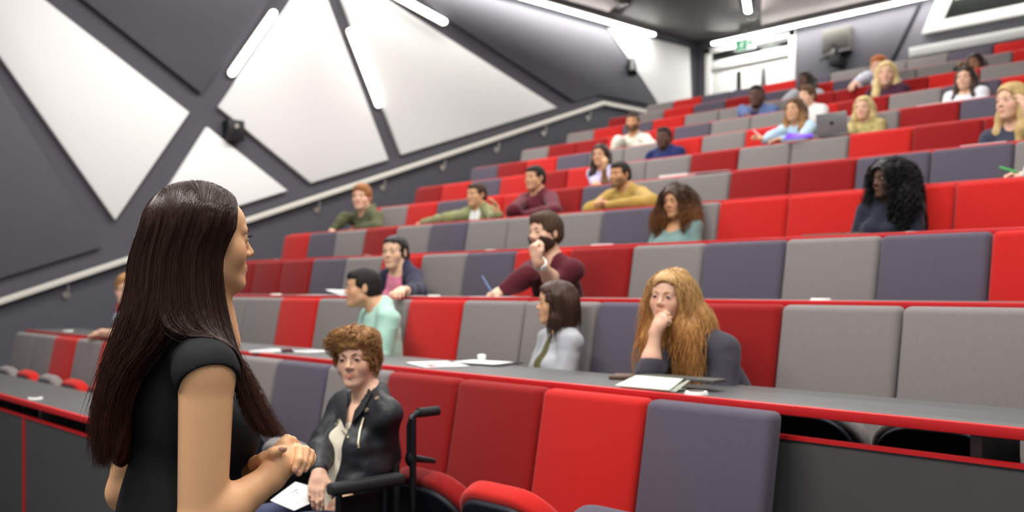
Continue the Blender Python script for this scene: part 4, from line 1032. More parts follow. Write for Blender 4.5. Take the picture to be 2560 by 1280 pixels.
 {'label': 'man with cropped hair in a blue shirt and dark undershirt, ninth row', 'head': (-5.775, 9.023, 3.448), 'look': (0.319, -0.948, 0.0), 'up': (0.0, 0.0, 1.0), 'sc': 1.041, 'body': (0.0, -1.0, 0.0), 'pelvis': (-5.775, 9.093, 2.928), 'floor': 2.4182, 'skin': (92, 62, 48), 'hair': 'buzz', 'haircol': (30, 26, 24), 'top': (92, 110, 156), 'fem': False, 'sleeve': 1.0, 'seed': 22, 'h': 0.0095, 'R': {'E': (-5.808, 8.8, 3.27), 'W': (-5.647, 8.628, 3.176), 'pose': 'relax'}, 'noff': (0, 0, 0.04), 'topname': 'shirt', 'open': 0.06, 'inner': (44, 52, 82)},
 {'label': 'woman with dark hair in a pale grey top near the doors, tenth row', 'head': (-5.709, 9.933, 3.738), 'look': (-0.176, -0.984, 0.0), 'up': (0.0, 0.0, 1.0), 'sc': 0.966, 'body': (0.0, -1.0, 0.0), 'pelvis': (-5.709, 9.943, 3.23), 'floor': 2.7205, 'skin': (92, 62, 48), 'hair': 'longback', 'haircol': (28, 24, 24), 'top': (186, 188, 192), 'fem': True, 'sleeve': 1.0, 'seed': 23, 'h': 0.0095, 'R': {'E': (-5.669, 9.6, 3.53), 'W': (-5.769, 9.576, 3.479), 'pose': 'relax'}, 'noff': (0, 0, 0.03), 'topname': 'top'},
 {'label': 'man in a white shirt partly hidden behind the woman with the pink pen, eighth row', 'head': (-4.735, 8.253, 3.19), 'look': (-0.142, -0.99, 0.0), 'up': (0.0, 0.0, 1.0), 'sc': 0.83, 'body': (0.0, -1.0, 0.0), 'pelvis': (-4.735, 8.243, 2.626), 'floor': 2.1159, 'skin': (232, 184, 156), 'hair': 'short', 'haircol': (96, 70, 48), 'top': (222, 220, 216), 'fem': False, 'sleeve': 1.0, 'seed': 24, 'h': 0.0095, 'noff': (0, 0, 0.03), 'topname': 'shirt'},
 {'label': 'dark haired woman in a dark top leaning her head on her hand, tenth row', 'head': (-3.792, 9.793, 3.583), 'look': (-0.047, -0.95, -0.309), 'up': (-0.226, -0.087, 0.97), 'sc': 0.851, 'body': (0.0, -1.0, 0.0), 'pelvis': (-3.792, 9.943, 3.23), 'floor': 2.7205, 'skin': (150, 104, 76), 'hair': 'bob', 'haircol': (50, 36, 30), 'top': (48, 54, 54), 'fem': True, 'sleeve': 1.0, 'seed': 25, 'h': 0.0095, 'R': {'E': (-3.948, 9.723, 3.479), 'W': (-3.858, 9.5, 3.497), 'd': (0.466, 0.181, 0.8), 'pose': 'grip'}, 'topname': 'top'},
 {'label': 'person in a white top with a green pen, cut off by the right edge', 'head': (-1.778, 5.663, 2.078), 'look': (-0.463, -0.886, 0.0), 'up': (0.0, 0.0, 1.0), 'sc': 0.83, 'body': (0.0, -1.0, 0.0), 'pelvis': (-1.778, 5.693, 1.719), 'floor': 1.2091, 'skin': (232, 184, 156), 'hair': 'longback', 'haircol': (120, 86, 60), 'top': (238, 236, 230), 'fem': True, 'sleeve': 1.0, 'seed': 26, 'h': 0.0075, 'R': {'E': (-1.755, 5.35, 2.003), 'W': (-1.87, 5.473, 1.967), 'd': (-0.733, -0.335, 0.25), 'pose': 'pinch', 'sl': 0.9}, 'topname': 'top'},
]
WHEELCHAIR_WOMAN = {'label': 'woman with short curly hair and black leather jacket sitting in the wheelchair', 'head': (-2.88, 1.943, 1.127), 'look': (0.584, -0.805, -0.105), 'up': (-0.029, -0.043, 0.999), 'sc': 0.86, 'body': (0.0, -1.0, 0.0), 'pelvis': (-2.85, 1.87, 0.56), 'floor': 0.0, 'skin': (232, 184, 156), 'hair': 'quiff', 'haircol': (160, 116, 70), 'top': (34, 34, 38), 'fem': True, 'sleeve': 1.0, 'seed': 27, 'h': 0.0042, 'R': {'E': (-2.976, 1.86, 0.82), 'W': (-2.788, 1.73, 0.763), 'd': (0.276, -0.307, -0.6), 'pose': 'relax', 'sl': 0.97}, 'L': {'E': (-2.782, 2.0, 0.788), 'W': (-2.753, 1.83, 0.679), 'd': (-0.171, -0.79, -0.35), 'pose': 'relax', 'sl': 0.95}, 'noff': (0.025, 0, -0.006), 'topname': 'leather_jacket', 'kind': 'leather', 'open': 0.06, 'inner': (228, 218, 196), 'inscoop': 0.09, 'wr': 0.009, 'collar': True, 'legs': (58, 62, 88), 'off': 0.013, 'brow': (122, 86, 58), 'locks': (2600, 0.035, 0.0011, 0.006, 1.5, 0.006), 'thigh': 0.95, 'foot': -0.06, 'kneez': 0.045}
def occupy(x, k):
    j = int((x-rowX(k))/SW)
    for o in bpy.data.objects:
        if o.name.startswith('lecture_seat') and abs(o.location.y-rowY(k)) < 0.01 and abs(o.location.x-(rowX(k)+(j+0.5)*SW)) < 0.01:
            for c in o.children:
                if c.name.startswith('seat_pan'): c.rotation_euler = (math.radians(52), 0, 0)
for d in AUDIENCE:
    person(d)
    occupy(d['pelvis'][0], int(round(d['floor']/RISE))+1)

# ------------------------------------------------------------------ the presenter
def presenter():
    o0 = V3(-1.80, 0.85, 0.0)
    RT = V3(0.6838, 0.7297, 0); FW = V3(-0.7297, 0.6838, 0); Z = V3(0, 0, 1)
    a = math.radians(26); bf = RT*math.cos(a)+FW*math.sin(a)
    root = empty('person', o0, 0, 'presenter with long straight dark hair and black dress standing with clasped hands', 'person')
    Hc = V3(-1.9349, 0.9185, 1.4785); ha = math.radians(36)
    F = Frame(Hc, RT*math.cos(ha)+FW*math.sin(ha)+Z*0.02, Z, 0.945)
    N = V3(-1.9775, 0.8876, 1.2689); Pv = V3(N[0]+0.0, N[1], 0.86)
    tl = unit(np.cross(Z, bf)); tu = unit(N-Pv); tf = bf; TR = np.stack([tl, tf, tu])
    ShR = V3(-1.7978, 0.8601, 1.2065); ShL = V3(-2.1542, 0.9038, 1.1854)
    ER = V3(-1.7663, 0.8352, 0.9145); WR = V3(-1.7510, 0.9758, 0.9952)
    EL = V3(-2.2760, 0.8908, 0.8959); WL = V3(-1.8817, 1.0191, 0.9879)
    def torso(S, off, k=0.05):
        S.el(N-tu*0.165+tf*0.005, np.array((0.140, 0.098, 0.18))+off, TR, 0)
        S.el(N-tu*0.33+tf*0.012, np.array((0.118, 0.094, 0.14))+off, TR, k)
        S.el(Pv+tu*0.0, np.array((0.168, 0.122, 0.15))+off, TR, 0.08)
        for s in (1, -1):
            S.el(N-tu*0.205+tl*s*0.070+tf*0.088, np.array((0.060, 0.056, 0.062))+off, TR, 0.03)
        S.rc(N+tu*0.02-tf*0.005, ShR+tu*0.004, 0.046+off, 0.046+off, 0.04); S.rc(N+tu*0.02-tf*0.005, ShL+tu*0.004, 0.046+off, 0.046+off, 0.04)
    S = SDF(); torso(S, 0.0)
    S.rc(F.p(0, -0.018, -0.055), N+tf*0.012, 0.050, 0.055, 0.03); S.rc(F.p(0, 0.008, -0.085), N+tf*0.078-tu*0.01, 0.041, 0.046, 0.03)
    for sh, e, w in ((ShR, ER, WR), (ShL, EL, WL)):
        S.rc(sh, e, 0.0530, 0.0455, 0.03)
        S.rc(e, lerp(e, w, 0.32), 0.043, 0.043, 0.02); S.rc(lerp(e, w, 0.32), w, 0.043, 0.027, 0.02)
    # clasped hands: right hand nearest the camera
    R_ = np.stack([unit(V3(-1.7712, 1.0201, 1.0458)-WR), unit(np.cross(V3(-1.7712, 1.0201, 1.0458)-WR, FW)), FW])
    S.rc(WR, V3(-1.7500, 0.9915, 1.0208), 0.027, 0.031, 0.015)
    S.rc(V3(-1.7540, 0.9901, 1.0147), V3(-1.7684, 1.0157, 1.0400), 0.024, 0.021, 0.015); S.rc(V3(-1.7439, 0.9980, 1.0127), V3(-1.7584, 1.0192, 1.0310), 0.021, 0.018, 0.012)
    S.rc(V3(-1.7629, 0.9924, 1.0255), V3(-1.7735, 1.0103, 1.0450), 0.019, 0.015, 0.012)
    S.chain([V3(-1.7656, 1.0086, 1.0396), V3(-1.7679, 1.0163, 1.0532), V3(-1.7718, 1.0223, 1.0612), V3(-1.7893, 1.0446, 1.0543), V3(-1.7957, 1.0598, 1.0417)], [0.0135, 0.0125, 0.0118, 0.0105, 0.008], 0.006)
    S.chain([V3(-1.7639, 1.0205, 1.0368), V3(-1.7687, 1.0373, 1.0442), V3(-1.7866, 1.0621, 1.0325)], [0.012, 0.010, 0.008], 0.005)
    S.chain([V3(-1.7611, 1.0235, 1.0285), V3(-1.7692, 1.0442, 1.0267), V3(-1.7855, 1.0633, 1.0173)], [0.012, 0.010, 0.008], 0.005)
    S.chain([V3(-1.7534, 1.0172, 1.0155), V3(-1.7626, 1.0366, 1.0086), V3(-1.7790, 1.0557, 1.0040)], [0.011, 0.0095, 0.008], 0.005)
    # left hand behind it: palm, thumb over the top, four fingers wrapping round
    S.rc(WL, V3(-1.8257, 1.0278, 1.0130), 0.026, 0.026, 0.015); S.rc(V3(-1.8257, 1.0278, 1.0130), V3(-1.7953, 1.0529, 1.0291), 0.026, 0.020, 0.012)
    S.chain([V3(-1.8090, 0.9725, 1.0137), V3(-1.7604, 0.9658, 1.0347), V3(-1.7337, 0.9724, 1.0477), V3(-1.7202, 0.9853, 1.0543)], [0.017, 0.0118, 0.0106, 0.0080], 0.005)
    for p0, p1, p2, p3, r in ((V3(-1.7916, 1.0422, 1.0392), V3(-1.7402, 1.0327, 1.0440), V3(-1.7132, 1.0148, 1.0284), V3(-1.7093, 1.0043, 1.0117), 0.0098),
                              (V3(-1.7918, 1.0537, 1.0378), V3(-1.7418, 1.0486, 1.0412), V3(-1.7176, 1.0275, 1.0222), V3(-1.7108, 1.0143, 1.0030), 0.0098),
                              (V3(-1.7910, 1.0647, 1.0316), V3(-1.7472, 1.0632, 1.0330), V3(-1.7265, 1.0459, 1.0204), V3(-1.7178, 1.0332, 1.0069), 0.0090),
                              (V3(-1.7891, 1.0712, 1.0226), V3(-1.7583, 1.0748, 1.0236), V3(-1.7427, 1.0652, 1.0193), V3(-1.7385, 1.0579, 1.0108), 0.0078)):
        S.chain([p0, p1, p2, p3], [r*1.1, r*1.02, r*0.93, r*0.76], 0.003)
    # legs
    for s in (1, -1):
        hp_ = Pv+tl*s*0.085; kn = V3(hp_[0], hp_[1], 0.46)+bf*0.01; an = V3(hp_[0], hp_[1], 0.10)-bf*0.02
        S.rc(hp_, kn, 0.085, 0.055, 0.03); S.rc(kn, lerp(kn, an, 0.4)-bf*0.01, 0.054, 0.052, 0.02); S.rc(lerp(kn, an, 0.4)-bf*0.01, an, 0.052, 0.034, 0.02)
        S.rc(an-Z*0.05, an-Z*0.065+bf*0.15, 0.034, 0.026, 0.03)
    Hd = SDF(); head_sdf(Hd, F, False, False); S.sub(Hd, 0.018, 'u')
    sk = skin_mat((226, 172, 126))
    body, v, q = part_from('body', S, 0.0030, sk, root, o0, 1)
    co = np.empty(len(body.data.vertices)*3, np.float32); body.data.vertices.foreach_get('co', co)
    set_tint(body.data, tint_of(co.reshape(-1, 3)+o0, F, (0.86, 0.58, 0.58)))
    # dress
    T = SDF(); torso(T, 0.008)
    for sh, e, out in ((ShR, ER, -1), (ShL, EL, 1)):
        T.el(sh+tu*0.002, (0.060, 0.062, 0.062), TR, 0.03)
    T.el(V3(Pv[0], Pv[1], 0.60), (0.19, 0.15, 0.22), TR, 0.06)
    T.plane(V3(0, 0, 0.47), (0, 0, -1), 0.004, 'i')
    for sh, e in ((ShR, ER), (ShL, EL)):
        dn = unit(e-sh); side = unit(sh-N)
        ax = unit(dn-side*0.0)
        T.rc(sh+dn*0.040+side*0.054, sh+dn*0.34+side*0.052, 0.078, 0.078, 0.004, 's')
    T.rc(F.p(0, -0.01, -0.07), N+tf*0.02+tu*0.012, 0.060, 0.066, 0.006, 's'); T.el(N+tf*0.07+tu*0.0, (0.10, 0.08, 0.05), TR, 0.01, 's')
    part_from('dress', T, 0.0040, M['dress'], root, o0, 1, wrinkle(0.0022, 4))
    for s in (1, -1):
        an = V3(*(Pv+tl*s*0.085)); an[2] = 0.10; K = SDF()
        K.rc(an-Z*0.055-bf*0.045, an-Z*0.068+bf*0.17, 0.038, 0.030, 0.02); K.plane(an-Z*0.02+bf*0.05, (0, 0, 1), 0.004, 'i'); K.plane(V3(0, 0, 0.001), (0, 0, -1), 0.002, 'i')
        part_from('shoe', K, 0.006, M['shoe'], root, o0, 1)
    # finger nails
    for p, wx, wz in ((V3(-1.7154, 0.9790, 1.0560), 0.0075, 0.0046), (V3(-1.7027, 1.0004, 1.0132), 0.0046, 0.0066), (V3(-1.7042, 1.0104, 1.0044), 0.0046, 0.0064), (V3(-1.7118, 1.0296, 1.0081), 0.0042, 0.0060)):
        b = MB(); b.ball((0, 0, 0), (wx, 0.0016, wz), 6); b.v = [tuple(p-o0+RT*v[0]+FW*v[1]+Z*v[2]) for v in b.v]; b.build('fingernail', M['nail'], root, smooth=True)
    eyes_and_brows(root, F, (44, 30, 24), o0)
    # lashes on the near eye
    for s in (1, -1):
        b = MB()
        for i in range(9):
            x = 0.019+0.026*i/8
            y = 0.0925-0.012*((i-3)/5)**2
            b.tube([F.p(s*x, y, 0.0065)-o0, F.p(s*x*1.03, y+0.006, 0.0075)-o0, F.p(s*x*1.06, y+0.010, 0.0115)-o0], [0.0006, 0.0005, 0.0002], 4)
        b.build('eyelashes', M['black'], root)
    # ---------------- hair: a solid core and several thousand fine strands over it
    pxm = 2.04/2410
    def lev(cx, cy, a_, dc, b_): return (V3(*unproj(cx, cy, dc)), a_*pxm, b_)
    head_c = F.p(0, -0.016, 0.016)
    L1 = [(481, 570, 118, 2.045, 0.104), (461, 650, 123, 2.045, 0.112), (459, 720, 126, 2.045, 0.118), (457, 780, 135, 2.04, 0.128), (458, 830, 152, 2.035, 0.135)]
    L2 = [(412, 862, 112, 2.03, 0.130), (350, 940, 66, 2.02, 0.120), (318, 1025, 54, 2.01, 0.105), (305, 1092, 44, 2.0, 0.090), (300, 1165, 30, 1.995, 0.075)]
    HS = SDF()
    R0 = np.stack([RT, FW, Z])
    HS.el(head_c, (0.079, 0.103, 0.097), F.R, 0)
    for i, (cx, cy, a_, dc, b_) in enumerate(L1+L2[1:-1]):
        g_ = 0.86 if i < 4 else (0.74 if i == 4 else 0.58)
        sh_ = 20 if i < 4 else 0
        HS.el(V3(*unproj(cx-sh_, cy, dc)), ((a_-sh_)*pxm*g_, b_*g_, 0.062), R0, 0.02)
    HS.el(F.p(0.0, 0.130, -0.022), (0.112, 0.094, 0.126), F.R, 0.008, 's'); HS.el(F.p(-0.075, 0.085, 0.0), (0.045, 0.052, 0.06), F.R, 0.008, 's'); HS.el(F.p(0.075, 0.085, 0.0), (0.045, 0.052, 0.06), F.R, 0.008, 's')
    HS.el(F.p(-0.06, 0.085, -0.055), (0.05, 0.052, 0.085), F.R, 0.008, 's'); HS.el(F.p(0.06, 0.085, -0.055), (0.05, 0.052, 0.085), F.R, 0.008, 's')
    HS.rc(F.p(0, 0.06, -0.11), N+tf*0.10, 0.054, 0.06, 0.01, 's')
    HS.sub(Hd, 0.0, 's', 0.001); HS.sub(S, 0.0, 's', 0.001)
    hv, hq = surface(HS, 0.0042)
    nn = normals_of(hv, hq)
    hv = hv+nn*(0.0022*vnoise(np.stack([np.arctan2((hv-head_c) @ FW, (hv-head_c) @ RT)*26, hv[:, 2]*5, hv[:, 2]*0], 1)))[:, None]
    r = np.random.default_rng(3)
    n = 13000
    fa = math.atan2(F.R[1] @ FW, F.R[1] @ RT)
    ph = fa+math.radians(66)+r.random(n)*math.radians(234)       # around the head, leaving the face open
    rho = (1.0-0.13*r.random(n)**2)*(1+0.022*np.sin(ph*11)+0.018*np.sin(ph*23+1.0)+0.012*np.sin(ph*47+2.0))
    nt = 28
    P = np.zeros((n, nt, 3))
    # over the skull from the parting, then down
    top = 9
    cosp, sinp = np.cos(ph), np.sin(ph)
    E1 = [V3(*unproj(c[0], c[1], c[3])) for c in L1]
    key = []
    part = F.p(0.004, 0.0, 0.0)-F.p(0, 0, 0)
    along = (r.random(n)-0.42)*0.15
    rel = ph-fa
    along = np.cos(rel)*0.085+r.normal(0, 0.012, n)
    along = np.where(np.abs(np.sin(rel)) > 0.8, along+r.random(n)*0.075, along)
    along = np.clip(along, -0.085, 0.058)
    for i in range(top):
        th = math.radians(4+78*i/(top-1))
        c, s_ = math.cos(th), math.sin(th)
        hx, hy = np.cos(rel), np.sin(rel)
        base = head_c[None]+F.R[1][None]*(along*np.where(along > 0, 1-s_**2.2, 1-s_))[:, None]
        rx = 0.0965*rho; ry = 0.112*rho; rz = 0.1060*rho
        left = -hy if np.dot(np.cross(F.R[1], Z), F.R[0]) > 0 else hy
        ptx = base+F.R[0][None]*(left*s_*rx)[:, None]+F.R[1][None]*(hx*s_*ry)[:, None]
        fx_ = (ptx-head_c[None]) @ F.R[1]; lx_ = (ptx-head_c[None]) @ F.R[0]
        ptx = ptx+F.R[2][None]*(rz*np.sqrt(np.clip(1-(fx_/0.1135)**2-(lx_/0.0985)**2, 0.0004, 1)))[:, None]
        key.append(ptx)
    for (cx, cy, a_, dc, b_) in L1[1:]:
        ce = V3(*unproj(cx, cy, dc)); key.append(ce[None]+RT[None]*(a_*pxm*rho*cosp)[:, None]+FW[None]*(b_*rho*sinp)[:, None])
    front = np.degrees(rel) > 236+r.normal(0, 9, n)
    end = r.beta(5, 1.3, n)
    u1, u2 = r.normal(0, 0.42, n).clip(-1, 1), r.normal(0, 0.42, n).clip(-1, 1)
    tail = []
    for j in range(len(L2)):
        cx, cy, a_, dc, b_ = L2[j]
        ce = V3(*unproj(cx, cy, dc))
        kx = cosp*0.9+u1*0.25; ky = sinp*0.9+u2*0.2
        near = np.where(sinp < 0, 1.0, 0.75)
        tb = ce[None]+RT[None]*(a_*pxm*rho*kx)[:, None]+FW[None]*(b_*rho*ky*near)[:, None]
        fx, fy, fd = FRONT_C[j+1]
        ce2 = V3(*unproj(fx, fy, fd)); w2 = FRONT_W[j+1]
        tfp = ce2[None]+RT[None]*(w2*u1)[:, None]+(FW*0.8-Z*0.6)[None]*(w2*0.9*u2)[:, None]
        if j == 0: tfp = 0.5*tfp+0.5*(key[-1]-Z[None]*0.03)
        tail.append(np.where(front[:, None], tfp, tb))
    K = np.stack(key+tail, 1)
    # arc-length resample with random end
    seg = np.linalg.norm(np.diff(K, axis=1), axis=2); cum = np.concatenate([np.zeros((n, 1)), np.cumsum(seg, 1)], 1)
    tot = cum[:, -1]*np.where(front, 0.90+0.10*end, 0.62+0.38*r.beta(2.6, 1.5, n))
    wob = r.normal(0, 1, (n, 4))
    K2 = np.zeros((n, nt, 3))
    for i in range(nt):
        t = tot*i/(nt-1)
        k = np.minimum((cum[:, 1:-1] < t[:, None]).sum(1), K.shape[1]-2)
        ii = np.arange(n); f = (t-cum[ii, k])/(cum[ii, k+1]-cum[ii, k]+1e-9)
        p0 = K[ii, np.maximum(k-1, 0)]; p1 = K[ii, k]; p2 = K[ii, k+1]; p3 = K[ii, np.minimum(k+2, K.shape[1]-1)]
        f = f[:, None]
        cr = 0.5*((2*p1)+(-p0+p2)*f+(2*p0-5*p1+4*p2-p3)*f*f+(-p0+3*p1-3*p2+p3)*f**3)
        g = (i/(nt-1))**2
        cr = cr+RT[None]*(g*0.010*(wob[:, 0]+0.5*np.sin(i*0.55+wob[:, 1]*3)))[:, None]+FW[None]*(g*0.009*wob[:, 2])[:, None]
        K2[:, i] = cr
    # keep strands outside the body, and the fall smooth
    fn = lambda X: np.minimum(S(X.astype(np.float32)), T(X.astype(np.float32)))
    for rep in range(3):
        flat = K2.reshape(-1, 3); dm = fn(flat); ins = np.where(dm < 0.003)[0]
        if len(ins):
            e = 0.004; Pn = flat[ins]
            g_ = np.stack([fn(Pn+e*np.eye(3)[i])-fn(Pn-e*np.eye(3)[i]) for i in range(3)], 1); g_ /= np.linalg.norm(g_, axis=1)[:, None]+1e-9
            flat[ins] = Pn+g_*np.maximum(0.004-dm[ins], 0)[:, None].clip(0, 0.06)
        K2 = flat.reshape(n, nt, 3)
        if rep < 2:
            wt = np.clip((np.arange(1, nt-1)/(nt-1)-0.36)/0.12, 0, 1)[None, :, None]
            for _ in range(5): K2[:, 1:-1] += 0.5*wt*((K2[:, :-2]+K2[:, 2:])*0.5-K2[:, 1:-1])
    ql = F.loc(K2.reshape(-1, 3)).reshape(n, nt, 3)
    bad = ((ql[..., 1] > np.interp(ql[..., 2], [-0.115, 0.02, 0.07, 0.098, 0.116], [0.030, 0.038, 0.050, 0.066, 0.3])) & (ql[..., 2] > -0.115) & ((np.abs(ql[..., 0]) < 0.066) | (ql[..., 1] > 0.064))).any(1)
    K2 = K2[~bad]; n = len(K2)
    tg = np.gradient(K2, axis=1); tg /= np.linalg.norm(tg, axis=2)[..., None]+1e-9
    ref = np.tile(FW, (n, nt, 1)); w = np.cross(tg, ref); w /= np.linalg.norm(w, axis=2)[..., None]+1e-9; u = np.cross(w, tg)
    rad = np.interp(np.linspace(0, 1, nt), [0, 0.1, 0.8, 1], [0.0005, 0.0007, 0.0006, 0.0001])[None, :, None]*(0.5+0.7*r.random(n))[:, None, None]
    ring = [K2+(w*math.cos(2.094*k)+u*math.sin(2.094*k))*rad for k in range(3)]
    SV = np.stack(ring, 2).reshape(-1, 3)
    base = (np.arange(n)*nt*3)[:, None, None]+(np.arange(nt-1)*3)[None, :, None]
    k = np.arange(3)[None, None, :]; k2 = (k+1) % 3
    SQ = np.stack([base+k, base+k2, base+3+k2, base+3+k], -1).reshape(-1, 4)
    me = quad_mesh('hair', np.concatenate([hv, SV])-o0, np.concatenate([hq, SQ+len(hv)]), 0)
    av = np.concatenate([hv, SV]); wz = np.clip((1.30-av[:, 2]+0.03*vnoise(av*40))/0.22, 0, 1)[:, None]; set_tint(me, 1+wz*np.array((0.75, 0.42, 0.22))); link('hair', me, M['presenter_hair'], root)
    return root
M['dress'] = mat('black_crepe', srgb(21, 21, 24), 0.8, spec=0.25, bump=0.12, bscale=500)
M['nail'] = mat('finger_nail', srgb(226, 168, 146), 0.25, spec=0.5)
M['presenter_hair'] = mat('dark_brown_hair', srgb(52, 30, 20), 0.34, spec=0.38, vary=0.35, vscale=45)
hair_tint(M['presenter_hair'])
FRONT_C = [(545, 800, 1.955), (566, 852, 1.94), (594, 925, 1.935), (617, 1000, 1.94), (645, 1050, 1.945), (684, 1092, 1.95), (700, 1100, 1.95)]
FRONT_W = [0.03, 0.036, 0.022, 0.017, 0.015, 0.012, 0.01]
def unproj(px, py, dc):
    "a point in front of the stage given by bearing, elevation and distance"
    return tuple(np.array((-0.72974, 0.68372, 0))*dc+np.array((0.68372, 0.72974, 0))*dc*(px-1280)/2410.2+np.array((0, 0, CAM_H+dc*(721.3-py)/2410.2)))
presenter()

# ------------------------------------------------------------------ jacket fittings of the woman in the wheelchair
def jacket_fittings():
    d = WHEELCHAIR_WOMAN; root = d['_root']; o0 = d['_o0']
    jk = [c for c in root.children if c.name.startswith('leather_jacket')][0]
    n = len(jk.data.vertices); co = np.empty(n*3, np.float32); jk.data.vertices.foreach_get('co', co); co = co.reshape(-1, 3).astype(float)+o0
    no = np.empty(n*3, np.float32); jk.data.vertices.foreach_get('normal', no); no = no.reshape(-1, 3)
    def snap(p, out=0.003):
        # nearest part of the jacket front to a point, nudged outwards
        a = V3(0, 0, CAM_H); u = unit(V3(p)-a); t = (co-a) @ u
        off = np.linalg.norm(co-a-t[:, None]*u, axis=1)
        i = np.argmin(np.where(off < 0.007, t, 9+off)); return co[i]+no[i]*out-o0, no[i]
    m_st = M['stud']
    for p in ((-2.7426, 1.7822, 0.9880), (-2.6517, 1.8207, 0.9743), (-2.6403, 1.8622, 1.0156), (-2.7274, 1.7692, 0.9373)):
        q, nn = snap(p, 0.002)
        b = MB(); b.disc((0, 0, 0), nn, 0.0085, 0.006, 14); b.v = [tuple(V3(v)+q) for v in b.v]; b.build('stud', m_st, jk, smooth=True)
    for ps in (((-2.7383, 1.7576, 0.9280), (-2.7171, 1.7656, 0.9108), (-2.6977, 1.7716, 0.8938)), ((-2.6488, 1.8093, 0.9532), (-2.6375, 1.7921, 0.9127), (-2.6309, 1.7845, 0.8751), (-2.6317, 1.7836, 0.8491)), ((-2.7038, 1.7944, 0.9651), (-2.6887, 1.7813, 0.9281), (-2.6754, 1.7662, 0.8850))):
        b = MB(); b.tube([snap(p, 0.004)[0] for p in ps], 0.0042, 6); b.build('zip', m_st, jk, smooth=True)
    for pts in (((-2.7175, 1.8530, 1.0666), (-2.6677, 1.8622, 1.0227), (-2.6479, 1.8102, 0.9664), (-2.6646, 1.7777, 0.9283), (-2.6866, 1.8128, 1.0050)), ((-2.7770, 1.8333, 1.0570), (-2.7878, 1.7925, 1.0116), (-2.7408, 1.7842, 0.9425), (-2.6923, 1.7774, 0.9083), (-2.7347, 1.8054, 0.9881))):
        qs = [snap(p, 0.012)[0] for p in pts]; nn = unit(sum(snap(p)[1] for p in pts))
        b = MB(); b.prism(qs, nn*0.007); b.build('lapel', cloth_mat((34, 34, 38), 0.88, 'leather'), jk, bevel=0.003)
M['stud'] = mat('pale_gold_metal', srgb(214, 200, 168), 0.3, metal=0.8)
person(WHEELCHAIR_WOMAN)
jacket_fittings()

